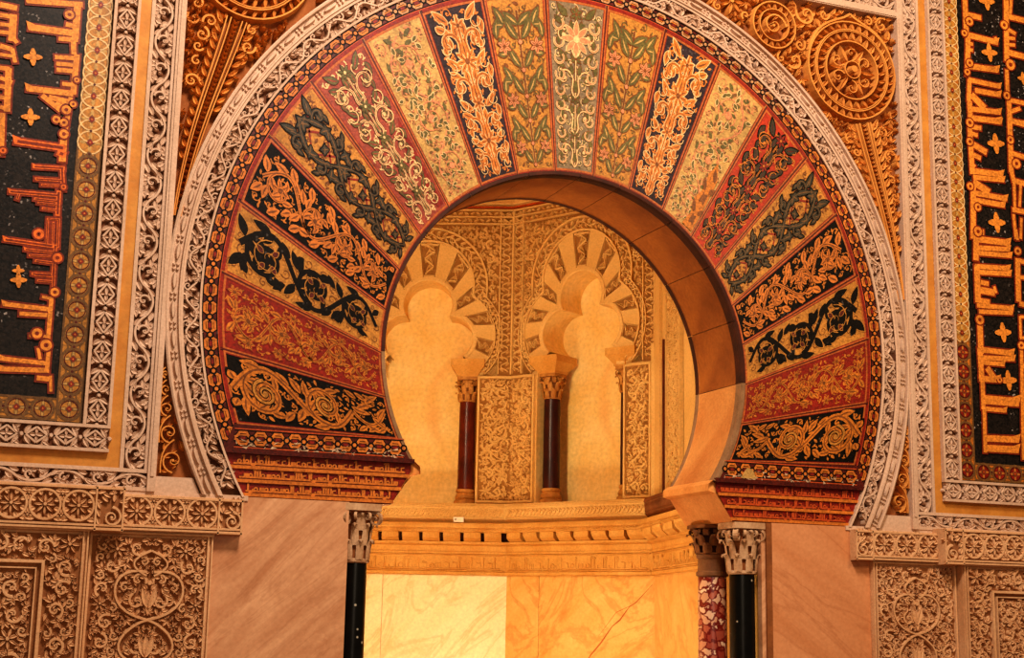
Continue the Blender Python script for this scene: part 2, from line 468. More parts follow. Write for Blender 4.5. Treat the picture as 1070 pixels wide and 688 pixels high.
KUFIC = {
 'L': (
  [(-3.520,5.142,-3.205,5.173,0.030), (-3.234,5.153,-3.233,4.954,0.036), (-3.278,5.129,-3.238,5.060,0.025), (-3.292,5.035,-3.236,5.030,0.025), (-3.497,4.981,-3.219,4.987,0.036), (-3.326,4.938,-3.216,4.949,0.025), (-3.244,4.952,-3.232,4.855,0.027), (-3.338,4.822,-3.228,4.833,0.024), (-3.328,4.783,-3.225,4.791,0.022), (-3.323,4.746,-3.216,4.753,0.024), (-3.215,4.858,-3.219,4.608,0.030), (-3.285,4.665,-3.223,4.667,0.022), (-3.478,4.607,-3.219,4.614,0.032), (-3.392,4.578,-3.279,4.501,0.027), (-3.353,4.572,-3.229,4.561,0.027), (-3.310,4.549,-3.239,4.507,0.038), (-3.251,4.349,-3.249,4.194,0.035), (-3.519,4.282,-3.235,4.277,0.034), (-3.281,4.249,-3.232,4.234,0.035), (-3.231,4.591,-3.247,4.350,0.022), (-3.665,5.091,-3.570,5.085,0.029), (-3.660,5.028,-3.579,5.027,0.024), (-3.587,5.044,-3.583,4.879,0.037), (-3.655,4.972,-3.595,4.973,0.021), (-3.652,4.924,-3.587,4.927,0.021), (-3.583,4.909,-3.553,4.872,0.021), (-3.645,4.839,-3.577,4.829,0.026), (-3.577,4.835,-3.554,4.752,0.021), (-3.640,4.787,-3.576,4.788,0.018), (-3.587,4.714,-3.575,4.450,0.032), (-3.634,4.707,-3.580,4.708,0.024), (-3.629,4.648,-3.560,4.629,0.021), (-3.625,4.597,-3.564,4.596,0.021), (-3.619,4.531,-3.573,4.531,0.021), (-3.598,4.439,-3.585,4.185,0.026), (-3.614,4.473,-3.574,4.465,0.021), (-3.406,4.143,-3.232,4.156,0.019), (-3.391,4.072,-3.236,4.082,0.015), (-3.355,4.042,-3.243,4.049,0.013), (-3.249,4.166,-3.231,4.022,0.021), (-3.525,3.979,-3.250,3.990,0.019), (-3.470,3.976,-3.478,3.938,0.013), (-3.387,3.954,-3.248,3.955,0.014), (-3.366,3.932,-3.256,3.933,0.011), (-3.340,3.902,-3.253,3.900,0.013), (-3.254,4.019,-3.251,3.868,0.023), (-3.305,3.844,-3.239,3.848,0.011), (-3.242,3.854,-3.236,3.679,0.013), (-3.302,3.845,-3.297,3.693,0.011), (-3.271,3.830,-3.264,3.696,0.010), (-3.530,3.697,-3.256,3.687,0.020), (-3.415,3.652,-3.242,3.650,0.014), (-3.389,3.619,-3.261,3.627,0.012), (-3.354,3.592,-3.249,3.589,0.014), (-3.249,3.698,-3.248,3.506,0.017), (-3.366,3.514,-3.253,3.521,0.014), (-3.351,3.511,-3.250,3.511,0.013), (-3.332,3.478,-3.247,3.480,0.013), (-3.245,3.562,-3.243,3.448,0.015), (-3.299,3.386,-3.248,3.380,0.015), (-3.505,3.325,-3.243,3.317,0.023), (-3.412,3.278,-3.262,3.283,0.021), (-3.247,3.391,-3.247,3.142,0.021), (-3.349,3.156,-3.260,3.161,0.015), (-3.297,3.091,-3.281,3.027,0.016), (-3.494,3.014,-3.241,3.006,0.023), (-3.490,2.955,-3.248,2.966,0.025), (-3.240,3.076,-3.239,2.953,0.021), (-3.291,2.920,-3.223,2.918,0.025), (-3.218,2.938,-3.209,2.847,0.014)],
  [(-3.276,5.096,0.027), (-3.250,4.510,0.027), (-3.214,4.549,0.019), (-3.300,4.443,0.023), (-3.258,4.430,0.023), (-3.252,4.361,0.027), (-3.205,4.700,0.016), (-3.577,4.215,0.018), (-3.230,4.043,0.016), (-3.345,3.749,0.030), (-3.232,3.621,0.027), (-3.345,3.749,0.011), (-3.232,3.420,0.025), (-3.309,3.173,0.029), (-3.255,3.110,0.032), (-3.255,3.110,0.008)],
  [(-3.459,4.802,0.054), (-3.444,4.437,0.053), (-3.438,3.524,0.034), (-3.432,3.470,0.046)],
 ),
 'R': (
  [(3.253,6.374,3.253,6.094,0.041), (3.256,6.256,3.400,6.252,0.038), (3.228,6.093,3.545,6.076,0.041), (3.525,6.118,3.540,6.069,0.021), (3.268,6.082,3.245,5.751,0.041), (3.262,6.022,3.312,6.022,0.024), (3.259,5.971,3.310,5.972,0.024), (3.253,5.837,3.539,5.851,0.041), (3.256,5.728,3.552,5.719,0.034), (3.311,5.652,3.548,5.652,0.037), (3.265,5.732,3.248,5.556,0.034), (3.275,5.611,3.397,5.521,0.051), (3.245,5.495,3.541,5.511,0.037), (3.241,5.423,3.537,5.438,0.040), (3.256,5.558,3.257,5.374,0.040), (3.647,6.445,3.625,5.933,0.042), (3.645,6.310,3.815,6.303,0.039), (3.696,6.454,3.680,6.331,0.025), (3.647,6.203,3.724,6.175,0.028), (3.643,6.131,3.716,6.135,0.024), (3.640,6.076,3.713,6.081,0.024), (3.637,6.012,3.797,6.001,0.042), (3.620,5.869,3.618,5.671,0.031), (3.615,5.624,3.775,5.619,0.031), (3.625,5.643,3.632,5.429,0.038), (3.636,5.528,3.733,5.572,0.028), (3.623,5.454,3.766,5.457,0.035), (3.250,5.428,3.545,5.432,0.037), (3.255,5.356,3.355,5.356,0.034), (3.247,5.377,3.254,4.981,0.040), (3.260,5.301,3.318,5.295,0.030), (3.273,5.217,3.396,5.170,0.044), (3.269,5.136,3.338,5.117,0.034), (3.249,5.068,3.281,5.041,0.027), (3.246,5.007,3.534,5.015,0.040), (3.260,4.959,3.545,4.974,0.033), (3.258,4.922,3.405,4.860,0.050), (3.254,4.837,3.563,4.829,0.037), (3.260,4.782,3.538,4.775,0.037), (3.258,4.911,3.236,4.479,0.043), (3.256,4.545,3.338,4.540,0.041), (3.626,5.505,3.617,5.043,0.041), (3.623,5.461,3.765,5.444,0.038), (3.617,5.199,3.750,5.182,0.034), (3.618,5.058,3.638,4.972,0.034), (3.622,4.984,3.737,4.971,0.038), (3.640,4.975,3.635,4.768,0.024), (3.700,4.954,3.680,4.781,0.021), (3.609,4.750,3.724,4.748,0.034), (3.619,4.717,3.632,4.524,0.024), (3.692,4.695,3.676,4.529,0.021), (3.253,4.482,3.569,4.485,0.043), (3.266,4.416,3.566,4.436,0.033), (3.280,4.376,3.580,4.389,0.033), (3.265,4.556,3.253,4.317,0.043), (3.242,4.271,3.558,4.289,0.033), (3.257,4.229,3.566,4.248,0.033), (3.259,4.279,3.255,4.005,0.046), (3.286,4.155,3.359,4.149,0.033), (3.275,4.095,3.411,4.088,0.046), (3.408,4.136,3.427,4.087,0.020), (3.230,4.016,3.364,4.013,0.033), (3.244,3.976,3.574,3.986,0.030), (3.258,3.931,3.564,3.950,0.030), (3.264,3.897,3.262,3.616,0.043), (3.260,3.642,3.555,3.649,0.033), (3.634,4.599,3.646,4.516,0.024), (3.637,4.375,3.628,4.041,0.041), (3.646,4.360,3.701,4.352,0.031), (3.639,4.233,3.694,4.231,0.027), (3.635,4.028,3.682,4.023,0.034), (3.635,3.932,3.632,3.767,0.020), (3.634,3.926,3.676,3.930,0.020), (3.625,3.766,3.667,3.770,0.020), (3.260,3.647,3.555,3.642,0.036), (3.265,3.587,3.563,3.602,0.033), (3.271,3.552,3.467,3.554,0.029), (3.253,3.659,3.259,3.443,0.042), (3.310,3.517,3.372,3.444,0.042), (3.233,3.430,3.415,3.435,0.039), (3.265,3.433,3.263,3.206,0.033), (3.257,3.279,3.581,3.280,0.058), (3.262,3.212,3.465,3.211,0.029), (3.270,3.207,3.263,2.891,0.029), (3.259,2.995,3.568,3.004,0.042), (3.255,2.924,3.560,2.929,0.045), (3.634,3.720,3.604,2.858,0.027), (3.625,3.556,3.654,3.555,0.033), (3.616,3.272,3.638,3.271,0.033)],
  [(3.284,6.202,0.034), (3.232,6.098,0.027), (3.271,5.864,0.031), (3.244,5.787,0.027), (3.614,6.230,0.035), (3.657,5.912,0.042), (3.608,5.655,0.031), (3.248,5.384,0.034), (3.240,5.234,0.030), (3.227,4.884,0.030), (3.290,4.730,0.030), (3.623,5.302,0.031), (3.669,5.119,0.038), (3.281,4.541,0.037), (3.263,3.869,0.036), (3.642,4.432,0.031), (3.633,3.710,0.030), (3.420,3.435,0.023)],
  [(3.463,5.980,0.076), (3.459,6.399,0.076), (3.773,5.820,0.053), (3.484,5.254,0.082), (3.460,4.632,0.081), (3.472,3.794,0.076), (3.502,3.438,0.076)],
 ),
}

# ================================================================== FRONT WALL
def on_wall(y=0.0):       # u = x, v = z
    return lambda u, v, h: np.stack([u, y - h, v], 1)
def up_wall(y=0.0, sx=1):   # u = z, v = x (sx mirrors)
    return lambda u, v, h: np.stack([sx * v, y - h, u], 1)
def along_wall(y=0.0, sx=1):   # u = x, v = z
    return lambda u, v, h: np.stack([sx * u, y - h, v], 1)
def on_ring(rm, y=0.0):   # u = arc length at radius rm from the crown, v = radius
    def M(u, v, h):
        t = arr(u) / rm; return np.stack([v * np.sin(t), y - h, ZC + v * np.cos(t)], 1)
    return M

def sheet(d, u0, u1, v0, v1, mat, h, nu=1, nv=1):
    us, vs = np.linspace(u0, u1, nu + 1), np.linspace(v0, v1, nv + 1)
    d.mb.grid([d.pts(np.stack([us, np.full(nu + 1, v)], 1), h) for v in vs], mat)

def slab(d, u0, u1, v0, v1, mat, h0, h1, nu=1):
    """a flat raised strip with its four edges"""
    us = np.linspace(u0, u1, nu + 1)
    def row(v, h): return d.pts(np.stack([us, np.full(nu + 1, v)], 1), h)
    d.mb.grid([row(v0, h0), row(v0, h1), row(v1, h1), row(v1, h0)], mat)
    for u in (u0, u1):
        d.mb.add(d.pts([(u, v0), (u, v1), (u, v1), (u, v0)], arr([h0, h0, h1, h1])), [(0, 1, 2, 3)], mat)

# ---- structure: wall with the horseshoe hole
def opening_outline(grow=0.0, z_imp=2.31, jamb=1.43, n=48):
    L = []
    a_end = math.radians(124)
    for t in np.linspace(-a_end, a_end, n):
        L.append(((1.26 + grow) * math.sin(t), ZO + (1.26 + grow) * math.cos(t)))
    lo = [(-jamb, 0.0), (-jamb, z_imp), (-1.19 - grow, z_imp)]
    return lo + L + [(1.19 + grow, z_imp), (jamb, z_imp), (jamb, 0.0)]

mb = MB()
hole = opening_outline(.03)
def to_rect(p):
    x, z = p; c = (0, 3.0); dx, dz = x - c[0], z - c[1]
    if z <= 2.32: return (math.copysign(4.6, x), max(0.0, z if z < .01 else z - .6 * (2.32 - z) / 2.32) if z > 0 else 0.0)
    s = min(4.6 / max(abs(dx), 1e-6), (7.2 - c[1]) / dz if dz > 1e-6 else 1e9, (c[1] - 0.0) / -dz if dz < -1e-6 else 1e9)
    return (c[0] + dx * s, c[1] + dz * s)
rect = [to_rect(p) for p in hole]
rect[0] = (-4.6, 0); rect[-1] = (4.6, 0)
for y in (.06, .62):
    mb.grid([[(x, y, z) for x, z in hole], [(x, y, z) for x, z in rect]], 'plain_wall')
mb.grid([[(x, .06, z) for x, z in hole[:3]], [(x, .62, z) for x, z in hole[:3]]], 'chamber_wall')
mb.grid([[(x, .06, z) for x, z in hole[-3:]], [(x, .62, z) for x, z in hole[-3:]]], 'chamber_wall')
mb.grid([[(-4.6, .06, 7.2), (4.6, .06, 7.2)], [(-4.6, .62, 7.2), (4.6, .62, 7.2)]], 'plain_wall')
mb.build('wall_front', kind='structure')
mb = MB(); mb.box((-6, -10, -.1), (6, .06, 0), 'floor_stone'); mb.box((-2.6, .06, -.1), (2.6, 5.0, 0), 'floor_stone')
mb.build('floor', kind='structure')

# ---- horseshoe arch
arch = thing('horseshoe_arch', 'great horseshoe arch of red, black and gold mosaic wedges around the lit niche opening', 'arch', (0, 0, 2.31))
K_IN = [-116.5 + 12.263 * k for k in range(20)]
K_OUT = [-109.5 + 11.526 * k for k in range(20)]
XI = 5.86; KX = .0905
def wedge(i, y=0.0):
    a0, a1 = math.radians(K_OUT[i]), math.radians(K_OUT[i + 1]); b0, b1 = math.radians(K_IN[i]), math.radians(K_IN[i + 1])
    flip = 1 if i < 9.5 else -1      # mirror the pattern on the right half
    def M(u, v, h):
        u, v = arr(u), arr(v) * flip
        t = (np.exp(KX * u) - 1) / (math.exp(KX * XI) - 1); w = (v + 1) / 2
        A = a0 + (a1 - a0) * w; B = b0 + (b1 - b0) * w
        x = (1.275 * np.sin(B)) * (1 - t) + 2.30 * np.sin(A) * t
        z = (ZO + 1.275 * np.cos(B)) * (1 - t) + (ZC + 2.30 * np.cos(A)) * t
        return np.stack([x, y - np.asarray(h) + 0 * x, z], 1)
    return M

def candelabra(st, n, x0=.35, x1=5.5, w=.1, leaf=.45, flower=True, n_pet=7):
    """paired curls either side of the centre line with leaves and flowers on it"""
    step = (x1 - x0) / n
    st.stroke([(x0, 0), (x1, 0)], w * .7)
    for i in range(n):
        x = x0 + step * (i + .45)
        for q in (-1, 1):
            st.curl(x, q * .44, .33, q * -PI / 2, q * 1.15, w, 4, leaf * .7, leaf * .36)
            st.stroke(bez((x - step * .5, 0), (x - step * .3, q * .25), (x - step * .28, q * .1), (x, q * .1), 8), w)
            st.leaf(x + step * .42, q * .3, q * 1.05, leaf, leaf * .42, None, -.25 * q)
            st.leaf(x + step * .40, q * .72, q * .25 + 2.6, leaf * .8, leaf * .36, None, .2 * q)
        if flower: st.rosette(x + step * .48, 0, .2, n_pet)
        st.leaf(x - step * .35, 0, 0, leaf * .9, leaf * .42)

def plant(st_stem, st_leaf, st_flower, n=5):
    st_stem.stroke([(.25, 0), (5.4, .0)], .07)
    step = 5.0 / n
    for i in range(n):
        x = .3 + step * i
        for q in (-1, 1):
            st_stem.stroke(bez((x, 0), (x + .3, q * .1), (x + .35, q * .5), (x + .75, q * .55), 8), .05)
            st_leaf.leaf(x + .15, q * .08, q * .75, .7, .25, None, -.22 * q)
            st_leaf.leaf(x + .55, q * .5, q * .25, .55, .24, None, .2 * q)
            st_leaf.leaf(x + .55, q * .5, q * 1.5, .34, .18)
            if i % 2 == 0: st_flower.rosette(x + .78, q * .58, .24, 6)
            else: st_leaf.leaf(x + .2, q * .8, 0, .55, .22, None, -.2 * q)
        st_flower.disc(x + .05, 0, .07)
    st_leaf.leaf(5.0, .0, .9, .6, .25); st_leaf.leaf(5.0, 0, -.9, .6, .25)

LOOK = {0: 'black voussoir with a broad gold leafy scroll', 1: 'red voussoir with gold vines and small flowers', 2: 'gold voussoir with a black leafy scroll',
        3: 'black voussoir with orange flowers on curling vines', 4: 'gold voussoir with dark acanthus on a red lattice', 5: 'red voussoir with paired curling leaves',
        6: 'pale gold voussoir with green leaves on pink spirals', 7: 'dark slate voussoir with orange outlined scrolls', 8: 'yellow gold voussoir with a flowering plant', 9: 'grey green voussoir at the crown with cream scrollwork'}
for i in range(19):
    j = i if i <= 9 else 18 - i; left = i < 9
    mb = MB(); d = Draw(mb, wedge(i))
    ground = ['tess_black', 'tess_red', 'tess_gold', 'tess_black', 'tess_gold', 'tess_rose' if left else 'tess_bright_red', 'tess_pale_gold', 'tess_navy', 'tess_gold', 'tess_slate'][j]
    sheet(d, 0, XI, -1, 1, ground, 0, 10, 3)
    # framing lines
    for v in (-.985, .985): d.flat([(x, v) for x in np.linspace(0, XI, 8)], .03, 'tess_dark_red', .0008)
    for v in (-.95, .95): d.flat([(x, v) for x in np.linspace(.1, XI - .1, 8)], .045, 'tess_frame', .001)
    for v in (-.913, .913): d.flat([(x, v) for x in np.linspace(.2, XI - .15, 8)], .03, 'tess_red', .0011)
    for x, w, m in ((.06, .1, 'tess_red'), (.16, .08, 'tess_frame'), (XI - .05, .09, 'tess_red'), (XI - .13, .06, 'tess_frame')):
        d.flat([(x, v) for v in np.linspace(-.95, .95, 5)], w, m, .0013)
    G = ground; VM = .89
    def sty(*a, **k):
        q = Style(d, *a, **k); q.vmax = VM; return q
    if j == 0:
        sprinkle(sty('tess_old_gold', None, 0, .0008), 3 + i, (.16, .1, .07), .05)
        st = sty('tess_old_gold', G, .04, .002, None, 'tess_brown')
        rinceau(st, 3.9, 2, .72, .2, 11, .6, .26, 1.75, 1.75, None, 1)
        for q in range(6):      # spray of leaves at the narrow end
            sg = 1 if q % 2 else -1
            st.leaf(1.75 - q * .2, sg * .12 - .3 * (q % 3 - 1), PI - sg * (.5 + .12 * q), .75, .26, None, .25 * sg)
            st.leaf(.5 + q * .2, sg * .55, sg * .5, .5, .2)
        st.stroke(bez((.35, .2), (.8, -.6), (1.3, -.7), (1.75, 0), 12), .14)
        s2 = sty('tess_gold', 'tess_black', .02, .006)
        for q in range(2):
            sg = 1 if q % 2 == 0 else -1
            s2.curl(1.75 + 1.95 * (q + .53), 0, .4, -PI / 2 * sg, sg * 1.6, .09, 0, .3, .12)
    elif j == 1:
        sprinkle(sty('tess_old_gold', None, 0, .0008), 5 + i, (.17, .12, .08), .03)
        st = sty('tess_old_gold', G, .03, .002, None, 'tess_brown')
        rinceau(st, 5.1, 5, .5, .07, 7, .4, .19, 1.25, .4, .6, 1)
        for q in range(6):
            for s in (-1, 1): st.rosette(.75 + q * .9 + .2 * s, s * .64, .19, 6)
    elif j == 2:
        sprinkle(sty('tess_brown', None, 0, .0008), 7 + i, (.2, .13), .03, False)
        st = sty('tess_black', G, .03, .002)
        rinceau(st, 5.1, 3, .7, .16, 11, .6, .26, 1.75, .4, None, -1)
        for q in range(10):
            st.leaf(.4 + q * .53, (-.7 if q % 2 else .7), (.9 if q % 2 else -.9), .42, .24)
        s2 = sty('tess_dark_red', 'tess_gold', .02, .006)
        for q in range(3):
            for b in (.5, 2.2, 3.9, 5.2): s2.leaf(.4 + 1.7 * (q + .5) + .2 * math.cos(b), .2 * math.sin(b), b, .24, .14)
        s3 = sty('tess_gold', None, 0, .0065)
        for q in range(3): s3.curl(.4 + 1.7 * (q + .5), 0, .55, -PI / 2 * (-1 if q % 2 == 0 else 1), (-1 if q % 2 == 0 else 1) * 1.3, .03, 0, .1, .1, False)
    elif j == 3:
        sprinkle(sty('tess_old_gold', None, 0, .0008), 9 + i, (.17, .11, .07), .035)
        st = sty('tess_orange', G, .03, .002, None, 'tess_brown')
        rinceau(st, 5.1, 4, .52, .1, 7, .46, .24, 1.2, .4, .62, 1)
        for q in range(7):
            st.leaf(.45 + q * .74, .8, -2.4 + .3 * (q % 2), .45, .24); st.leaf(.6 + q * .74, -.8, 2.4, .45, .24)
    elif j == 4:
        for q in range(6):
            x = .35 + q * .85
            d.flat([(x, -.45), (x + .95, .45)], .06, 'tess_red', .0015); d.flat([(x, .45), (x + .95, -.45)], .06, 'tess_red', .0015)
        sprinkle(sty('tess_brown', None, 0, .0008), 11 + i, (.13, .09), .03)
        xs = np.linspace(.4, 5.5, 60)
        st = sty('tess_grey_green', 'tess_black', .035, .003, None, 'tess_bronze')
        for s in (-1, 1): st.stroke(np.stack([xs, s * .45 * np.sin((xs - .4) * 1.85)], 1), .1 + .05 * np.sin(xs * 9))
        for q in range(6):
            x = .55 + q * .87
            for s in (-1, 1):
                sg = s * (1 if q % 2 else -1)
                st.curl(x + .2, s * .52, .24, s * -1.2, sg * 1.1, .08, 4, .3, .15)
                st.leaf(x + .45, s * .3, s * .8, .42, .2, None, -.3 * s); st.leaf(x - .1, s * .25, s * 2.0, .36, .17)
                st.leaf(x + .3, s * .12, -s * .9, .3, .16)
            if q % 2: st.rosette(x + .42, 0, .22, 5, 'tess_grey_green')
    elif j == 5:
        if left: st = sty('tess_cream', 'tess_dark_red', .02, .002, None, 'tess_rose', 'tess_green')
        else: st = sty('tess_old_gold', 'tess_black', .04, .002, None, 'tess_dark_red', 'tess_grey_green')
        sprinkle(sty('tess_cream' if left else 'tess_old_gold', None, 0, .0008), 13 + i, (.19, .12), .035)
        candelabra(st, 5, .4, 5.5, .075, .46, True, 6)
        s2 = sty('tess_cream' if left else 'tess_old_gold', None, 0, .0055)
        for q in range(8):
            for s in (-1, 1): s2.stroke(arc(.7 + q * .62, s * .55, .18, 0, 5, 9), .035)
        for q in range(5): s2.rosette(1.35 + q * 1.02, 0, .2, 7, 'tess_red' if not left else 'tess_green')
        if left:   # crumbled side filled in a darker old red
            d.poly([(.3, .84), (2.0, .84), (3.6, .84), (3.2, .6), (2.4, .42), (1.7, .5), (1.0, .3), (.3, .5)], 'tess_red', .0006)
    elif j == 6:
        sprinkle(sty('tess_pink', None, 0, .0012, None, None, 'tess_bronze'), 15 + i, (.26, .19, .12), .028, True)
        sprinkle(sty('tess_pink', None, 0, .0014), 45 + i, (.22, .15), .026, False)
        st = sty('tess_pink', None, 0, .002, None, None, 'tess_green')
        rinceau(st, 5.1, 3, .62, .045, 10, .3, .14, 1.8, .4, None, 1)
        s2 = sty('tess_green', 'tess_cream', .022, .004)
        rnd = random.Random(i)
        for q in range(60): s2.leaf(.4 + rnd.random() * 5.0, rnd.uniform(-.74, .74), rnd.uniform(0, 6.3), .2, .1)
        if not left:   # old patch
            d.poly([(.25, -.84), (1.4, -.84), (2.6, -.78), (3.2, -.45), (2.6, -.3), (2.1, -.42), (1.5, -.2), (.9, -.35), (.25, -.2)], 'tess_old_gold', .0065)
            s2 = sty('tess_brown', None, 0, .007)
            for q in range(9): s2.leaf(.5 + (q % 5) * .5, -.7 + .25 * (q // 5), .5 * (-1) ** q, .5, .2)
    elif j == 7:
        sprinkle(sty('tess_orange', None, 0, .0008), 17 + i, (.17, .11, .07), .035)
        st = sty('tess_orange', 'tess_cream', .026, .002, None, 'tess_brown')
        candelabra(st, 4, .35, 5.5, .09, .52, False)
        for x in (1.6, 4.2): st.rosette(x, 0, .4, 8)
        for x in (2.9, 5.2): st.rosette(x, 0, .24, 6)
        s2 = sty('tess_cream', None, 0, .0062)
        for q in range(9):
            for s in (-1, 1): s2.stroke(arc(.6 + q * .58, s * .6, .16, s * 1.2, s * 5.8, 9), .03)
    elif j == 8:
        sprinkle(sty('tess_green', None, 0, .0008, None, None, 'tess_brown'), 19 + i, (.15, .1), .03)
        plant(sty('tess_brown', 'tess_pale_gold', .02, .002), sty('tess_green', 'tess_brown', .03, .003, None, 'tess_pale_gold'), sty('tess_pink', 'tess_brown', .02, .005, None, 'tess_brown'), 6)
    else:
        sprinkle(sty('tess_cream', None, 0, .0008, None, None, 'tess_green'), 21 + i, (.17, .11, .08), .03)
        st = sty('tess_cream', 'tess_brown', .022, .002, None, None, 'tess_green')
        candelabra(st, 4, .35, 5.5, .05, .45, True, 6)
        s2 = sty('tess_pink', 'tess_cream', .02, .0055)
        s2.rosette(4.7, 0, .5, 8)
        for q in range(10):
            for s in (-1, 1): s2.stroke(arc(.6 + q * .5, s * .62, .17, s * 1.0, s * 5.5, 9), .035)
    where = 'at the crown' if j == 9 else ('%s from the foot on the %s side' % (['first', 'second', 'third', 'fourth', 'fifth', 'sixth', 'seventh', 'eighth', 'ninth'][j], 'left' if left else 'right'))
    mb.build('voussoir', arch, wedge(i)(arr([0]), arr([0]), 0.0)[0], label=LOOK[j] if j == 9 else LOOK[j] + ', ' + where)

# linked hexagon chain running round the voussoirs
def chain(d, u0, u1, vc, hw, pale=None):
    n = max(2, int(round((u1 - u0) / .108))); st = (u1 - u0) / n
    for q in (-1, 1):
        d.flat([(u, vc + q * hw * 1.06) for u in np.linspace(u0, u1, n * 2)], .010, 'tess_line_red', .001)
        d.flat([(u, vc + q * hw * .93) for u in np.linspace(u0, u1, n * 2)], .008, 'tess_black', .0012)
    for k in range(n):
        u = u0 + k * st; gold = 'tess_orange' if not (pale and pale(u)) else 'tess_faded'
        for s in (-1, 1):
            w = [(u, vc + s * hw * .12), (u + st * .18, vc + s * hw * .2), (u + st * .32, vc + s * hw * .68), (u + st * .72, vc + s * hw * .68), (u + st * .86, vc + s * hw * .2), (u + st, vc + s * hw * .12)]
            d.flat(w, .028, 'tess_black', .0016); d.flat(w, .015, gold, .0026); w2 = [(a, vc + s * (abs(b - vc) * .5 + hw * .02)) for a, b in w[1:5]]; d.flat(w2, .008, 'tess_old_gold', .0024)
        d.poly([(u + st * .32, vc), (u + st * .42, vc + hw * .36), (u + st * .62, vc + hw * .36), (u + st * .72, vc), (u + st * .62, vc - hw * .36), (u + st * .42, vc - hw * .36)], 'tess_dark_red', .002)
        d.flat([(u + st * .40, vc), (u + st * .64, vc)], .014, 'tess_red', .00265)
        d.ring(u, vc, .017, .012, 'tess_black', .003, None, 9); d.disc(u, vc, .012, gold, .0036, None, 7)
mb = MB(); rm = 2.35; d = Draw(mb, on_ring(rm))
sheet(d, -math.radians(112.6) * rm, math.radians(112.6) * rm, 2.298, 2.402, 'tess_dark_red', 0, 90, 1)
a = math.radians(111.8) * rm
chain(d, -a, a, 2.35, .046, lambda u: -1.6 < u < 1.7)
for s in (-1, 1):
    d2 = Draw(mb, along_wall(-.0045, s))
    mb.add(d2.pts([(1.055, 2.585), (2.215, 2.585), (2.168, 2.735), (1.141, 2.712)], 0), [(0, 1, 2, 3)], 'tess_dark_red')
    chain(d2, 1.12, 2.16, 2.655, .05)
    rnd = random.Random(3 + s)
    for q in range(60):
        x = rnd.uniform(1.1, 2.15); z = 2.6 + rnd.random() ** 2 * .05
        d2.poly([(x + rnd.uniform(-.03, .03), z + rnd.uniform(-.014, .014)) for _ in range(3)], 'tess_wear', .0045)
    if s == 1: d2.poly([(1.24, 2.6), (1.36, 2.6), (1.33, 2.66), (1.29, 2.67), (1.27, 2.65)], 'tess_pale_gold', .005)
mb.build('chain_border', arch, (0, 0, 2.6))

# imposts: three red inscription rows outside, plain stone inside the opening
for s in (-1, 1):
    prof = [(1.062, 2.585), (1.035, 2.575), (1.005, 2.55), (1.003, 2.505), (1.06, 2.49), (1.185, 2.31)]   # curve of the nacelle
    mb = MB(); M = along_wall(0, s)
    xo = lambda z: math.sqrt(max(R_MOS ** 2 - (z - ZC) ** 2, 0))
    prof_f = [(1.062, 2.585), (1.062, 2.52), (1.185, 2.31)]
    outer = [(xo(z), z) for z in (2.585, 2.5, 2.4, 2.31)]
    mb.add(M(arr([p[0] for p in prof_f + outer[::-1]]), arr([p[1] for p in prof_f + outer[::-1]]), np.full(7, -.018)), [tuple(range(7))], 'tess_red')
    d = Draw(mb, along_wall(.018, s))
    slab(d, 1.05, 2.225, 2.565, 2.592, 'tess_dark_red', 0, .03)
    xi = lambda z: 1.062 if z > 2.52 else 1.062 + (2.52 - z) / .21 * .123
    subs = []
    rows = ((2.505, 2.56), (2.425, 2.478), (2.345, 2.398))
    for k, (z0, z1) in enumerate(rows):
        slab(d, xi(z0 - .01), xo(z0 - .01), z0 - .028, z0 - .008, 'tess_orange', 0, .012)
        d.flat([(xi(z1), z1 + .006), (xo(z1), z1 + .006)], .006, 'tess_brown', .002)
        sub = MB(); d2 = Draw(sub, along_wall(.018, s) if s > 0 else (lambda u, v, h: np.stack([-(arr(u)), .018 - h, v], 1)))
        st = Style(d2, 'tess_orange' if s < 0 else 'tess_line_red', 'tess_dark_red', .004, .003)
        script_line(st, xi(z0) + .03, xo(z0) - .03, z0 + .004, (z1 - z0) * .9, .0115, 11 + k + 5 * s)
        subs.append(sub)
    io = mb.build('inscription_rows', arch, (s * 1.6, .018, 2.31), label='three red rows of gold lettering under the %s foot' % ('left' if s < 0 else 'right'))
    for q, sub in enumerate(subs): sub.build('lettering', io, (s * 1.6, .018, rows[q][0]))
    mb = MB()
    for (x0, z0), (x1, z1), m in zip(prof[:-1], prof[1:], ['impost_stone'] * 5):
        mb.grid([[(s * x0, .012, z0), (s * x0, .66, z0)], [(s * x1, .012, z1), (s * x1, .66, z1)]], m)
    for y in (.035, .66):
        P = [(s * x, y, z) for x, z in prof] + [(s * 1.3, y, 2.31), (s * 1.3, y, 2.585)]
        mb.add(P, [tuple(range(len(P)))], 'impost_stone')
    mb.add([(s * 1.185, .012, 2.31), (s * 1.185, .66, 2.31), (s * 1.43, .66, 2.31), (s * 1.43, .012, 2.31)], [(0, 1, 2, 3)], 'impost_stone')
    mb.build('impost_block', arch, (s * 1.15, .33, 2.31), label='plain gold stone impost inside the %s jamb' % ('left' if s < 0 else 'right'))

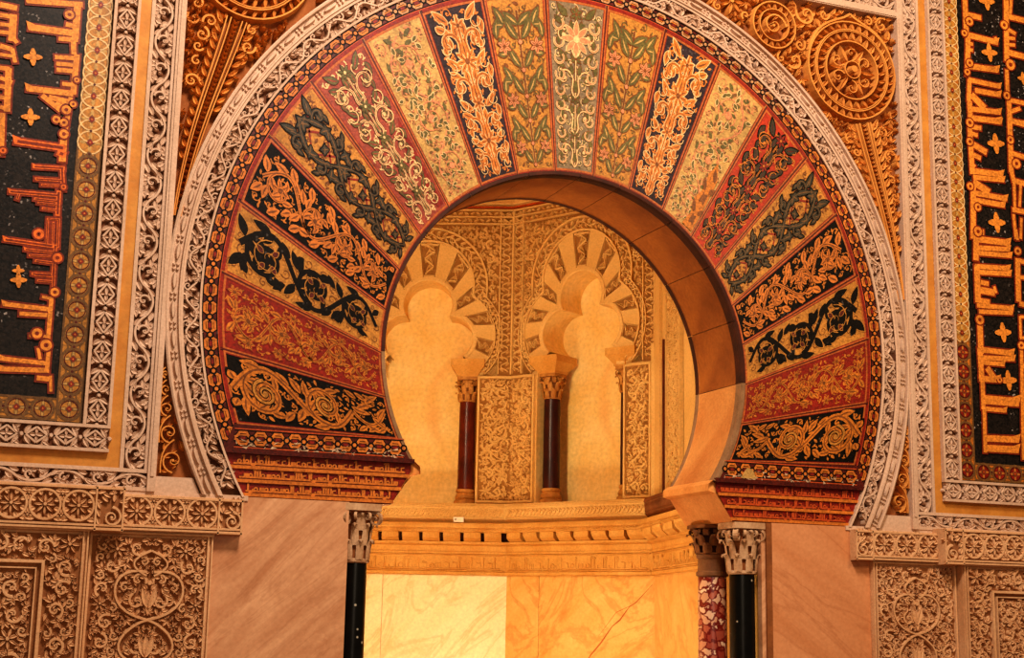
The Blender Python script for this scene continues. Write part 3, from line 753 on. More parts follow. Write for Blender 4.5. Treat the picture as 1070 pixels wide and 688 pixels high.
# soffit stones of the opening
JN = [-124, -91.3, -72, -53.5, -35, -15, 2, 15, 35, 53.5, 72, 91.3, 124]
for k in range(len(JN) - 1):
    a0, a1 = math.radians(JN[k]), math.radians(JN[k + 1]); mb = MB()
    low = k in (0, len(JN) - 2)
    ts = np.linspace(a0 + .0015, a1 - .0015, 14)
    def row(r, y): return [(r * math.sin(t), y, ZO + r * math.cos(t)) for t in ts]
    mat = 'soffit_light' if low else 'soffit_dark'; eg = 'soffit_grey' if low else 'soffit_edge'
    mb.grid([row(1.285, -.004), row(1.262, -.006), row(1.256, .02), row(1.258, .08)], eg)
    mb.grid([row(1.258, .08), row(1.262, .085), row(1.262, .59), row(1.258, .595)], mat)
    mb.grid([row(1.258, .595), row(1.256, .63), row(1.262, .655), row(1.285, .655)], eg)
    for e in (0, -1):
        t = ts[e]; P = [(r * math.sin(t), y, ZO + r * math.cos(t)) for r, y in ((1.262, .03), (1.262, .63), (1.30, .63), (1.30, .03))]
        mb.add(P, [(0, 1, 2, 3)], 'soffit_edge')
    tm = (a0 + a1) / 2
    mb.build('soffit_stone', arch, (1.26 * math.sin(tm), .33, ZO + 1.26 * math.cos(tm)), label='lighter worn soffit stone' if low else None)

# ---- carved ring round the mosaic
ring = thing('carved_archivolt', 'pale stone ring of pierced leaf carving framing the mosaic arch', 'carved ring', (0, 0, 2.31))
def th_end(r): return math.acos((2.31 - ZC) / r)
def ring_rows(mb, prof, mat, n=110):
    """prof: (radius, height) pairs, each row clipped at the foot line"""
    mb.grid([[(r * math.sin(t), -h, ZC + r * math.cos(t)) for t in np.linspace(-th_end(r), th_end(r), n)] for r, h in prof], mat)
mb = MB(); rm = 2.46
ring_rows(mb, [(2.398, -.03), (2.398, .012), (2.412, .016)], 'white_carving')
ring_rows(mb, [(2.412, .016), (2.414, -.03), (2.506, -.03), (2.508, .016)], 'white_recess_shade')
ring_rows(mb, [(2.508, .016), (2.522, .018)], 'white_carving')
d = Draw(mb, on_ring(rm)); st = Style(d, 'white_carving', relief=(-.03, .014))
A = 2.045 * rm; n = 88; stp = 2 * A / n
for k in range(n):
    u = -A + k * stp; s = 1 if k % 2 else -1
    if ZC + 2.42 * math.cos(max(abs(u), abs(u + stp)) / rm) < 2.345: continue
    rr = random.Random(k)
    st.stroke(bez((u, rm - s * .03), (u + stp * .35, rm - s * .045), (u + stp * .65, rm + s * .045), (u + stp, rm + s * .03), 8), .02)
    st.curl(u + stp * .5, rm - s * .026, .026, rr.uniform(0, 6), s * 1.0, .018, 0, .05, .02)
    for b in range(7):
        st.leaf(u + stp * (b + rr.random()) / 7, rm + rr.uniform(-.036, .036), rr.uniform(0, 6.3), rr.uniform(.045, .068), rr.uniform(.034, .048), None, rr.uniform(-.2, .2))
    for q in (-1, 1):
        st.leaf(u + stp * .3, rm + q * .048, q * .1 + (PI if rr.random() < .5 else 0), .055, .034)
        if rr.random() < .6: st.leaf(u + stp * .8, rm + q * .05, -q * 1.0, .05, .03)
mb.build('pierced_band', ring, (0, 0, 2.4))
mb = MB(); rm2 = 2.567
ring_rows(mb, [(2.522, .018), (2.526, .028), (2.536, .028), (2.541, .004), (2.592, .004), (2.596, .03), (2.606, .034), (2.616, .028), (2.616, -.06)], 'white_carving')
d = Draw(mb, on_ring(rm2)); A = 2.05 * rm2; n = 60; stp = 2 * A / n
for k in range(n):
    u = -A + k * stp
    p = [(u + stp * t, rm2) for t in np.linspace(.06, .62, 7)]
    d.rib(p, arr([.004, .026, .034, .036, .034, .026, .004]), 'white_carving', .004, .028, .4)
    for q in (-1, 1):
        d.disc(u + stp * .74, rm2 + q * .011, .011, 'white_carving', .004, .02, 6); d.disc(u + stp * .9, rm2 + q * .011, .011, 'white_carving', .004, .02, 6)
mb.build('bead_moulding', ring, (0, 0, 2.4))

# ---- ochre spandrels
def spandrel_inside(x, z, r):
    return x + r * .9 < 2.60 and z + r * .9 < 6.10 and math.hypot(x, z - ZC) - r * .9 > 2.625
def region_plate(mb, M, mat, h, z_lo, z_hi, n=60, x_edge=2.60):
    zs = np.linspace(z_lo, z_hi, n)
    xi = np.sqrt(np.maximum(2.612 ** 2 - (zs - ZC) ** 2, 0))
    mb.grid([M(np.minimum(xi, x_edge), zs, np.full(n, h)), M(np.full(n, x_edge), zs, np.full(n, h))], mat)
for s in (-1, 1):
    side = 'left' if s < 0 else 'right'
    sp = thing('carved_spandrel', 'deeply carved ochre spandrel %s' % ('with a palm stem, above the left shoulder of the ring' if s < 0 else 'with a round medallion, above the right shoulder of the ring'), 'spandrel panel', (s * 2.3, .0, 4.2))
    M = along_wall(0.0, s)
    mb = MB(); d = Draw(mb, M)
    region_plate(mb, M, 'ochre_recess_shade', -.05, 3.6, 6.105)
    st = Style(d, 'ochre_carving', relief=(-.05, .012))
    MC = (2.20, 5.63)
    def keep(x, z, r):
        if not spandrel_inside(x, z, r): return False
        if math.hypot(x - MC[0], z - MC[1]) < .40 + r * .9: return False
        if math.hypot(x - 1.55, z - 5.87) < .19 + r * .9: return False
        xs = 2.30 + (2.60 - 2.30) * min(max((5.25 - z) / 1.25, 0), 1) ** .8 - .02
        if z < 5.27 and abs(x - xs) < .07 + r: return False
        return True
    P = pack(keep, (.6, 3.7, 2.6, 6.1), (.105, .08, .058, .042, .03, .02, .014), 5 + s, 1000, .82)
    arabesque(st, P, 9 + s, .04, .026, None, .1, 1.15)
    mb.build('scrollwork', sp, (s * 2.3, .0, 4.2))
    # medallion
    mb = MB(); d = Draw(mb, M); st = Style(d, 'ochre_carving', relief=(-.05, .02))
    cx, cz = MC
    d.disc(cx, cz, .375, 'ochre_recess_shade', -.049, None, 30)
    for r, w in ((.372, .02), (.312, .016), (.30, .012), (.222, .018)): d.ring(cx, cz, r, w, 'ochre_carving', -.05, .022, 40)
    for k in range(34):
        a = 2 * PI * k / 34; st.leaf(cx + .318 * math.cos(a), cz + .318 * math.sin(a), a + .55, .06, .032)
    for k in range(26):
        a = 2 * PI * k / 26; st.leaf(cx + .235 * math.cos(a), cz + .235 * math.sin(a), a + .45, .07, .036)
    for k in range(6):
        a = 2 * PI * k / 6 + .5
        st.curl(cx + .135 * math.cos(a), cz + .135 * math.sin(a), .06, a + PI, 1.1 * (1 if k % 2 else -1), .02, 4, .05, .028)
        st.leaf(cx + .07 * math.cos(a + .5), cz + .07 * math.sin(a + .5), a + .5, .13, .04)
    d.ring(cx, cz, .066, .014, 'ochre_carving', -.05, .03, 18)
    st.stroke(bez((cx - .36, cz + .1), (cx - .3, cz + .38), (cx - .08, cz + .36), (cx, cz + .44), 12), .03)
    st.stroke(bez((cx + .36, cz + .1), (cx + .3, cz + .38), (cx + .08, cz + .36), (cx, cz + .44), 12), .03)
    md = mb.build('medallion', sp, (s * cx, 0, cz))
    mb = MB(); Draw(mb, M).disc(cx, cz, .045, 'ochre_carving', -.049, .05, 12); mb.build('boss', md, (s * cx, 0, cz))
    mb = MB(); d = Draw(mb, M); st = Style(d, 'ochre_carving', relief=(-.05, .016))
    cx, cz = 1.55, 5.87
    for r, w in ((.175, .02), (.12, .014)): d.ring(cx, cz, r, w, 'ochre_carving', -.05, .018, 30)
    for k in range(18):
        a = 2 * PI * k / 18; st.leaf(cx + .128 * math.cos(a), cz + .128 * math.sin(a), a + .5, .045, .024)
    st.curl(cx, cz, .1, 0, 1.4, .026, 8, .05, .03)
    mb.build('small_roundel', sp, (s * cx, 0, cz))
    # palm stem: three ribs flanked by leaves, running down into the cusp
    mb = MB(); d = Draw(mb, M); st = Style(d, 'ochre_carving', relief=(-.05, .02))
    mid = bez((2.29, 5.24), (2.38, 4.85), (2.52, 4.5), (2.575, 3.95), 40); nn = normals(mid)
    tap = np.linspace(1, .35, 40)[:, None]
    for q, w in ((-.062, .014), (-.036, .014), (.036, .014), (.062, .014)): st.stroke(mid + nn * q * tap, w)
    for k in range(1, 39):
        a = math.atan2(*(mid[k] - mid[k - 1])[::-1]); f = float(tap[k, 0])
        for q in (-1, 1): st.leaf(mid[k, 0], mid[k, 1], a + PI - q * .8 if k % 1 == 0 else a, .034 * f, .018)
    for k in range(2, 34, 2):
        a = math.atan2(*(mid[k] - mid[k - 1])[::-1]); f = float(tap[k, 0])
        for q in (-1, 1):
            b = mid[k] + nn[k] * q * .075 * f
            if spandrel_inside(b[0] + .02 * q, b[1], .01): st.leaf(b[0], b[1], a + PI - q * .9, .1 * f, .045, None, .25 * q)
    mb.build('palm_stem', sp, (s * 2.4, 0, 4.6))
    # small spandrel below the tangent point
    lo = thing('carved_wedge', 'slim ochre carved wedge between the ring foot and the %s frame' % side, 'carved wedge', (s * 2.55, 0, 2.39))
    mb = MB(); d = Draw(mb, M)
    region_plate(mb, M, 'ochre_recess_shade', -.04, 2.40, 3.12, 30)
    st = Style(d, 'ochre_carving', relief=(-.04, .012))
    for z, r in ((2.50, .075), (2.66, .062), (2.80, .047), (2.91, .034), (3.0, .024)):
        xi = math.sqrt(2.612 ** 2 - (z - ZC) ** 2); x = (xi + 2.60) / 2
        st.curl(x, z, r * .95, -PI / 2, 1.3, .018, 5, r * .6, r * .34)
        st.stroke(bez((x + r * .9, z - r), (x + r, z), (x + r * .9, z + r), (x, z + r * 1.6), 9), .014)
        for q in (-1, 1): st.leaf(x + q * r * .8, z + r * .8, PI / 2 + q * .4, r * .9, r * .4)
    mb.build('carving', lo, (s * 2.55, 0, 2.39))
    mb = MB(); d = Draw(mb, M)
    P = [(2.34, 2.312), (2.605, 2.312), (2.605, 2.405), (2.385, 2.405)]; d.block(P, 'white_carving', -.05, .004)
    mb.build('plain_foot', lo, (s * 2.5, 0, 2.33), label='plain pale stone foot')

# ---- carved frames
def fillet(d, u0, u1, v, w, h0, h1, mat='white_carving', nu=1): slab(d, u0, u1, v - w / 2, v + w / 2, mat, h0, h1, nu)

def diamond_band(d, u0, u1, v0, v1, h):
    sheet(d, u0, u1, v0, v1, 'white_recess_shade', h - .03)
    fillet(d, u0, u1, v0 + .009, .018, h - .06, h + .004); fillet(d, u0, u1, v1 - .009, .018, h - .06, h + .004)
    st = Style(d, 'white_carving', relief=(h - .03, h)); vc = (v0 + v1) / 2; hw = (v1 - v0) / 2 - .016
    n = max(1, int(round((u1 - u0) / .165))); p = (u1 - u0) / n
    for k in range(n):
        u = u0 + k * p
        z = [(u + p * .14, vc), (u + p * .5, vc + hw * .72), (u + p * .86, vc), (u + p * .5, vc - hw * .72), (u + p * .14, vc)]
        for a, b in zip(z[:-1], z[1:]): st.stroke([a, b], .02)
        st.leaf(u + p * .26, vc, 0, .045, .03); st.leaf(u + p * .74, vc, PI, .045, .03)
        for q in (-1, 1):
            st.leaf(u + p * .5, vc + q * hw * .1, q * PI / 2, .032, .024)
            st.leaf(u + p * .12, vc + q * .004, q * 1.15, hw * 1.05, .036, None, -.15 * q); k and st.leaf(u - p * .1, vc + q * .004, PI - q * 1.15, hw * 1.05, .036, None, .15 * q)
            st.leaf(u + p * .5, vc + q * hw, PI * .5 * (1 - q) + PI * .08 * q + (PI if q < 0 else 0), .06, .03, None, -.25 * q); st.leaf(u + p * .5, vc + q * hw, PI - q * .25, .06, .03, None, .25 * q)
            st.leaf(u + p * .04, vc + q * hw * .92, -q * .5, .05, .028)
        st.disc(u + p * .5, vc, .012); st.disc(u, vc, .016)

def scroll_band(d, u0, u1, v0, v1, h):
    sheet(d, u0, u1, v0, v1, 'white_recess_shade', h - .035)
    fillet(d, u0, u1, v0 + .011, .022, h - .035, h + .004); fillet(d, u0, u1, v1 - .011, .022, h - .035, h + .004)
    st = Style(d, 'white_carving', relief=(h - .035, h)); vc = (v0 + v1) / 2; hw = (v1 - v0) / 2 - .02
    n = max(2, int(round((u1 - u0) / .175))); p = (u1 - u0) / n
    for k in range(n):
        u = u0 + (k + .5) * p; s = 1 if k % 2 else -1
        st.stroke(bez((u - p * .5, vc - s * hw * .2), (u - p * .2, vc - s * hw * 1.0), (u + p * .2, vc - s * hw * 1.0), (u + p * .5, vc + s * hw * .2), 10), .024)
        st.curl(u, vc + s * hw * .15, hw * .66, -s * PI / 2, s * 1.05, .024, 3, .05, .03)
        for b in range(4):
            a = s * (.5 + b * .55); st.leaf(u + math.cos(a) * hw * .45, vc + s * hw * .1 + math.sin(a) * hw * .45, a + .3, hw * .8, .044, None, .2)
        st.leaf(u - p * .42, vc + s * hw * .2, s * 1.2, hw * .95, .05, None, -.2 * s); st.leaf(u + p * .42, vc - s * hw * .75, -s * .1, .08, .044)
        st.leaf(u + p * .3, vc + s * hw * .5, s * .2, .075, .046, None, .3 * s); st.leaf(u - p * .3, vc - s * hw * .3, s * 2.4, .065, .042); st.leaf(u + p * .15, vc - s * hw * .9, s * .7, .06, .036); st.leaf(u - p * .1, vc + s * hw * .95, -s * .4, .06, .034)

ZT = 6.55
for s in (-1, 1):
    side = 'left' if s < 0 else 'right'
    fr = thing('stone_surround', 'pale carved stone frame with a gilt strip, bordering the %s inscription panel' % side, 'carved frame', (s * 2.8, 0, 2.315))
    V, H = up_wall(0, s), along_wall(0, s)
    mb = MB(); d = Draw(mb, V); scroll_band(d, 2.44, ZT, 2.645, 2.805, .01)
    d = Draw(mb, H); scroll_band(d, 2.645, 4.3, 2.315, 2.44, .01)
    mb.build('scroll_band', fr, (s * 2.72, 0, 2.315))
    mb = MB(); d = Draw(mb, H); slab(d, 2.06, 2.78, 2.288, 2.318, 'white_carving', -.05, .008)
    d = Draw(mb, V); slab(d, 2.315, ZT, 2.60, 2.647, 'white_carving', -.06, .03); slab(d, 2.40, 6.10, 2.612, 2.632, 'white_carving', .03, .037)
    mb.build('plain_fillet', fr, (s * 2.62, 0, 2.315))
    mb = MB(); d = Draw(mb, V); slab(d, 2.44, ZT, 2.805, 2.872, 'gilt_plain', -.03, .006); d = Draw(mb, H); slab(d, 2.872, 4.3, 2.44, 2.525, 'gilt_plain', -.03, .006)
    mb.build('gilt_strip', fr, (s * 2.84, 0, 2.44), label='plain gilt strip')
    mb = MB(); d = Draw(mb, V); diamond_band(d, 2.675, ZT, 2.872, 3.025, .035); d = Draw(mb, H); diamond_band(d, 2.872, 4.3, 2.522, 2.675, .035)
    mb.build('diamond_band', fr, (s * 2.95, 0, 2.52))
    # mosaic inscription panel
    ip = thing('mosaic_inscription', 'dark mosaic field of big gold angular lettering %s of the arch' % ('left' if s < 0 else 'right'), 'mosaic panel', (s * 3.3, 0, 2.69))
    mb = MB(); d = Draw(mb, V); sheet(d, 2.81, ZT, 3.17, 4.3, 'tess_panel_black', -.004, 8, 4)
    mb.build('mosaic_ground', ip, (s * 3.4, 0, 2.82))
    mb = MB()
    def circles(d, u0, u1, v0, v1, split=None):
        sheet(d, u0, u1, v0, v1, 'tess_gold' if s < 0 else 'tess_old_gold', .0, 4)
        for v in (v0 + .006, v1 - .006): d.flat([(u0, v), (u1, v)], .012, 'tess_bronze', .002)
        n = max(1, int(round((u1 - u0) / .142))); p = (u1 - u0) / n; vc = (v0 + v1) / 2; R = p * (.49 if (split is not None) else .43)
        for k in range(n):
            u = u0 + (k + .5) * p; new = split is not None and u > split; line = 'tess_cream' if new else 'tess_bronze'; R = p * (.485 if new else .43)
            d.disc(u, vc, R, 'tess_gold' if new or s < 0 else 'tess_red', .001, None, 16)
            if new:
                d.ring(u + p * .5, vc, p * .485, .008, line, .0028, None, 20)
                for b in range(4):
                    a = b * PI / 2; d.leaf(u + math.cos(a) * R * .2, vc + math.sin(a) * R * .2, a, R * .7, R * .3, 'tess_pale_gold', .002)
            for b in range(4):
                a = b * PI / 2 + PI / 4
                if new: continue
                d.leaf(u + math.cos(a - .78) * R * .93, vc + math.sin(a - .78) * R * .93, a + PI * .75, R * 1.3, R * .34, 'tess_bronze', .0015)
                d.leaf(u + math.cos(a - .78) * R * .9, vc + math.sin(a - .78) * R * .9, a + PI * .75, R * 1.2, R * .22, 'tess_pale_gold' if s < 0 or new else 'tess_orange', .002)
            d.poly([(u + R * .4 * math.cos(b * PI / 2), vc + R * .4 * math.sin(b * PI / 2)) for b in range(4)], 'tess_bronze', .0025)
            d.poly([(u + R * .29 * math.cos(b * PI / 2), vc + R * .29 * math.sin(b * PI / 2)) for b in range(4)], 'tess_red', .003)
            d.poly([(u + R * .1 * math.cos(b * PI / 2), vc + R * .1 * math.sin(b * PI / 2)) for b in range(4)], 'tess_orange', .0035)
            d.ring(u, vc, R, .009 if new else .016, line, .003, None, 20); new or d.ring(u, vc, R - .014, .006, 'tess_dark_red', .0035, None, 20)
            new or d.disc(u + p * .5, vc, .016, line, .0035, None, 8); d.disc(u + p * .5, vc, .008, 'tess_dark_red', .004, None, 6)
            for q in (() if new else (-1, 1)):
                d.flat(arc(u + p * .5, vc + q * R * 1.02, R * .5, 0, 2 * PI, 14)[2:6] if q < 0 else arc(u + p * .5, vc + q * R * 1.02, R * .5, PI, 2 * PI, 8)[1:7], .008, line, .0025)
    d = Draw(mb, V); circles(d, 2.685, ZT, 3.03, 3.175, 4.28 if s < 0 else 3.75)
    d = Draw(mb, H); circles(d, 3.175, 4.3, 2.685, 2.815)
    mb.build('circle_border', ip, (s * 3.1, 0, 2.69))
    mb = MB(); d = Draw(mb, on_wall(0.0)); st_, rg_, fl_ = KUFIC['L' if s < 0 else 'R']
    def tone(z): return 'tess_letter_gold' if (s > 0 or z > 4.3 or z < 3.45) else 'tess_letter_red'
    for k, (x0, z0, x1, z1, w) in enumerate(st_):
        w *= 1.12
        L = math.hypot(x1 - x0, z1 - z0)
        if L < 1e-4: continue
        dx, dz = (x1 - x0) / L, (z1 - z0) / L; hh = .004 + .00004 * k
        d.flat([(x0 - dx * .012, z0 - dz * .012), (x1 + dx * .012, z1 + dz * .012)], w + .022, 'tess_letter_edge', hh - .002)
        d.flat([(x0, z0), (x1, z1)], w, tone(z0), hh)
        if tone(z0) == 'tess_letter_red': d.flat([(x0 + dx * w * .4, z0 + dz * w * .4), (x1 - dx * w * .4, z1 - dz * w * .4)], w * .45, 'tess_letter_edge', hh + .001)
        if abs(x1 - x0) > .17 and abs(dz) < .35:      # flared head of a tall letter
            e, o = ((x0, z0), -1) if s < 0 else ((x1, z1), 1)
            d.poly([(e[0], e[1] - w * .5), (e[0] + o * w * .45, e[1] + w * .95), (e[0] - o * w * .9, e[1] + w * .5)], tone(z0), hh + .0008)
    for k, (x, z, r) in enumerate(rg_):
        d.disc(x, z, r + .01, 'tess_letter_edge', .0075, None, 14); d.disc(x, z, r, tone(z), .008, None, 14); d.disc(x, z, r * .42, 'tess_letter_edge', .0085, None, 10)
    for x, z, r in fl_:
        for b in range(4):
            d.leaf(x, z, b * PI / 2 + .1, r, r * .62, 'tess_letter_gold', .006)
            d.disc(x + math.cos(b * PI / 2 + .1) * r * .8, z + math.sin(b * PI / 2 + .1) * r * .8, r * .2, 'tess_letter_gold', .0065, None, 8)
        d.disc(x, z, r * .3, 'tess_letter_gold', .007, None, 10)
    mb.build('lettering', ip, (s * 3.4, 0, 2.85), label='gold angular lettering')

tf = thing('top_surround', 'pale carved frame bar across the top above the ring and spandrels', 'carved frame', (0, 0, 6.10))
mb = MB(); d = Draw(mb, along_wall(0)); slab(d, -2.60, 2.60, 6.10, 6.145, 'white_carving', -.06, .03); slab(d, -2.59, 2.59, 6.108, 6.128, 'white_carving', .03, .037)
mb.build('plain_fillet', tf, (0, 0, 6.1))
mb = MB(); d = Draw(mb, along_wall(0)); scroll_band(d, -2.60, 2.60, 6.145, 6.305, .01)
mb.build('scroll_band', tf, (0, 0, 6.145))

# ---- dado: frieze blocks and carved slabs
def frieze_block(x0, x1, s, hy, label, seed, xe, za=2.085, zb=2.292):
    t = thing('frieze_block', label, 'carved block', (s * (x0 + x1) / 2, -hy, 2.085), 'carved frieze blocks under the frames')
    M = along_wall(0, s); mb = MB(); d = Draw(mb, M)
    slab(d, x0, x1, za, zb, 'dado_carving', -.04, hy)
    d2 = Draw(mb, along_wall(-hy, s)); st = Style(d2, 'dado_carving', relief=(0, .022))
    sheet(d2, xe + .01, min(x1, 4.3) - .012, za + .035, zb - .02, 'dado_recess_shade', .0015)
    for z in (za + .012, za + .03, zb - .012): d2.rib([(x0, z), (x1, z)], .018, 'dado_carving', 0, .024, .6)
    zc = (za + zb) / 2 + .01; n = max(1, int(round((min(x1, 4.0) - xe) / .17))); p = (min(x1, 4.0) - xe) / n
    for k in range(n):
        u = xe + p * (k + .5)
        st.rosette(u, zc, .058, 8)
        d2.ring(u, zc, p * .46, .022, 'dado_carving', 0, .022, 22)
        for b in range(8):
            a = b * PI / 4 + .39; st.leaf(u + math.cos(a) * .052, zc + math.sin(a) * .052, a, .038, .032)
        for q in (-1, 1):
            st.rosette(u + p * .5, zc + q * .06, .036, 6); st.leaf(u + p * .5, zc + q * .02, q * PI / 2, .03, .02)
            st.leaf(u + p * .28, zc + q * .078, 0, .055, .034); st.leaf(u - p * .28, zc + q * .078, PI, .055, .034)
    mb.build('carved_face', t, (s * (x0 + x1) / 2, -hy, za))
    # overhanging end with a volute
    mb = MB(); d2 = Draw(mb, along_wall(-hy, s)); st = Style(d2, 'dado_carving', relief=(0.0, .026))
    sheet(d2, x0 + .008, xe - .012, za + .006, zb - .02, 'dado_recess_shade', .0018)
    for z in (za + .008, zb - .012): d2.rib([(x0, z), (xe, z)], .016, 'dado_carving', 0, .026, .6)
    for x in (x0 + .008, xe - .004): d2.rib([(x, za), (x, zb)], .016, 'dado_carving', 0, .026, .6)
    w = xe - x0
    st.curl(x0 + w * .42, za + .075, .058, PI / 2, 1.6, .022, 0, .05, .03); st.disc(x0 + w * .42, za + .075, .014)
    for q in range(9):
        rnd = random.Random(seed + q); st.leaf(x0 + .03 + (q % 5) * w * .19, zb - .04 - (q // 5) * .045, rnd.uniform(0, 6.3), .05, .028)
    for q in range(3): st.leaf(x0 + w * .82, za + .03 + q * .045, 1.2, .05, .028)
    mb.build('volute_end', t, (s * (x0 + xe) / 2, -hy, za))
for s in (-1, 1):
    side = 'left' if s < 0 else 'right'
    frieze_block(2.095, 2.79, s, .045, 'rosette carved frieze block at the foot of the ring, beside the %s marble slab' % side, 3, 2.24)
    frieze_block(2.775, 4.3, s, .12, 'long rosette carved frieze block under the %s inscription frame, stepping forward' % side, 7, 2.935, 2.075, 2.322)

def carved_slab(x0, x1, s, hy, label, seed, framed):
    t = thing('carved_slab', label, 'carved panel', (s * (x0 + x1) / 2, -hy, 0), 'carved stone dado panels')
    M = along_wall(0, s); mb = MB(); d = Draw(mb, M); zt = 2.088; xr = min(x1, 4.1)
    slab(d, x0, x1, 0, zt, 'dado_carving', -.04, hy)
    d2 = Draw(mb, along_wall(-hy, s)); st = Style(d2, 'dado_carving', relief=(-.002, .024))
    b = .035
    sheet(d2, x0 + b, xr - b * .5, .9, zt - b, 'dado_recess_shade', .0012)
    sheet(d2, x0, x1, 0, .9, 'dado_carving', .001)
    for x in (x0 + .008, x0 + b - .004): d2.rib([(x, 0), (x, zt)], .013, 'dado_carving', 0, .02, .6)
    if x1 < 4: d2.rib([(x1 - .012, 0), (x1 - .012, zt)], .02, 'dado_carving', 0, .02, .6)
    d2.rib([(x0, zt - .012), (xr, zt - .012)], .02, 'dado_carving', 0, .026, .6)
    cx = (x0 + x1) / 2 if not framed else None
    if framed:
        w = .235; x2 = x0 + w; z2 = zt - .19
        d2.rib([(x2, .9), (x2, z2), (xr, z2)], .03, 'dado_carving', 0, .03, .7)
        d2.rib([(x2 + .035, .9), (x2 + .035, z2 - .035), (xr, z2 - .035)], .014, 'dado_carving', 0, .026, .7)
        P = pack(lambda x, z, r: x - r > x0 + b and x + r < xr and z + r < zt - .03 and (x + r < x2 - .01 or z - r > z2 + .01), (x0, 1.15, xr, zt), (.058, .044, .032, .022, .015, .011), seed, 900, .82)
        arabesque(st, P, seed, .03, .02, None, .1, 1.1)
        P = pack(lambda x, z, r: x - r > x2 + .045 and x + r < xr and z + r < z2 - .045, (x2, 1.15, xr, z2), (.062, .046, .034, .022, .015, .011), seed + 1, 1000, .82)
        arabesque(st, P, seed + 1, .03, .02, None, .1, 1.1)
    else:
        w = (x1 - x0) / 2 - b
        # interlaced strap rising on the centre line
        d3 = Style(d2, 'dado_carving', relief=(0, .03))
        for q in (-1, 1):
            d3.stroke(bez((cx, 1.98), (cx + q * .14, 1.92), (cx + q * .10, 1.88), (cx + q * .02, 1.84), 10), .018)
            d3.stroke(bez((cx + q * .02, 1.86), (cx + q * .2, 1.9), (cx + q * .24, 1.72), (cx + q * .12, 1.64), 12), .022)
            d3.stroke(bez((cx + q * .12, 1.64), (cx + q * .02, 1.58), (cx - q * .02, 1.62), (cx - q * .12, 1.52), 10), .022)
            d3.stroke(bez((cx + q * .12, 1.52), (cx + q * .2, 1.42), (cx + q * .1, 1.36), (cx, 1.34), 10), .022)
            d3.stroke(bez((cx, 1.34), (cx + q * .26, 1.3), (cx + q * .2, 1.1), (cx, 1.05), 12), .022)
            for z in (1.45, 1.72): d3.leaf(cx, z - .06, PI / 2 + q * .5, .13, .05, None, -.2 * q)
        d3.leaf(cx, 1.62, PI / 2, .14, .05); d3.leaf(cx, 1.40, PI / 2, .12, .05); d3.disc(cx, 1.80, .02)
        strap = [(.0, 1.98), (.09, 1.9), (.17, 1.82), (.18, 1.74), (.13, 1.65), (.03, 1.60), (.10, 1.53), (.14, 1.46), (.09, 1.37), (.15, 1.28), (.17, 1.2), (.1, 1.1)]
        def keep(x, z, r):
            if x + r * 1.0 > cx + .0 or x - r < x0 + b or z + r > zt - .03: return False
            return all(math.hypot(cx - x - a, z - c) > r + .022 for a, c in strap)
        P = pack(keep, (x0, 1.1, cx, zt), (.056, .044, .032, .022, .015, .011), seed, 1000, .82)
        arabesque(st, P, seed, .03, .02, cx, .08, 1.1)
    mb.build('carved_face', t, (s * (x0 + x1) / 2, -hy, 0))
for s in (-1, 1):
    side = 'left' if s < 0 else 'right'
    carved_slab(2.25, 2.945, s, .018, 'upright carved stone panel of mirrored knotwork, beside the %s marble slab' % side, 21, False)
    carved_slab(2.95, 4.3, s, .095, 'outermost %s carved stone panel with an inner framed field' % side, 33, True)

# ---- plain marble slabs either side of the opening
for s in (-1, 1):
    mb = MB(); d = Draw(mb, along_wall(0, s))
    slab(d, 1.447 if s < 0 else 1.475, 2.252, 0, 2.312, 'marble_pink' if s < 0 else 'marble_honey', -.055, .0)
    mb.build('marble_slab', None, (s * 1.85, .03, 0), label='plain pinkish marble wall slab with slanting streaks, left of the opening' if s < 0 else 'plain honey brown marble wall slab, right of the black column', cat='marble slab', kind='thing')
mb = MB(); d = Draw(mb, along_wall(0, 1)); slab(d, 1.432, 1.475, 0, 2.31, 'brown_edge', -.055, .004)
mb.build('trim_1', None, (1.45, 0, 0), kind='structure')
mb = MB(); d = Draw(mb, along_wall(.012, 1)); slab(d, 1.402, 1.432, 0, 2.31, 'marble_pink', -.05, .0)
mb.build('trim_2', None, (1.42, 0, 0), kind='structure')

# ================================================================== COLUMNS
def lathe(mb, cx, cy, prof, mat, n=28):
    """prof: (radius, z)"""
    t = np.linspace(0, 2 * PI, n + 1)[:-1]
    mb.grid([[(cx + r * math.cos(a), cy + r * math.sin(a), z) for a in t] for r, z in prof], mat, closed=True)

def cap_leaf(mb, cx, cy, ang, r0, z0, hgt, wid, out, mat):
    """acanthus leaf: rises against the bell, then curls outwards and down"""
    ca, sa = math.cos(ang), math.sin(ang)
    path = [(0, 0, 1), (.12 * out, .35, 1.1), (.3 * out, .7, 1.0), (.75 * out, .95, .75), (1.15 * out, .93, .45), (1.25 * out, .8, .12)]
    rows = []
    for o, k, w in path:
        row = []
        for q, dip in ((-1, -.25), (-.55, .1), (0, .25), (.55, .1), (1, -.25)):
            r = r0 + o + dip * wid * .4; tx = q * wid * .5 * w
            row.append((cx + ca * r - sa * tx, cy + sa * r + ca * tx, z0 + k * hgt - abs(q) * hgt * .06))
        rows.append(row)
    mb.grid(rows, mat)

def volute(mb, cx, cy, ang, r, z, R, w, mat):
    """spiral scroll standing on the diagonal"""
    ca, sa = math.cos(ang), math.sin(ang)
    p = spiral(0, 0, R, R * .15, PI * .75, -1.6, 26)
    rows = []
    for q, k in ((-1, .8), (-1, 1.12), (1, 1.12), (1, .8)):
        rows.append([(cx + ca * (r + a * k) - sa * q * w, cy + sa * (r + a * k) + ca * q * w, z + b * k) for a, b in p])
    mb.grid(rows + [rows[0]], mat)

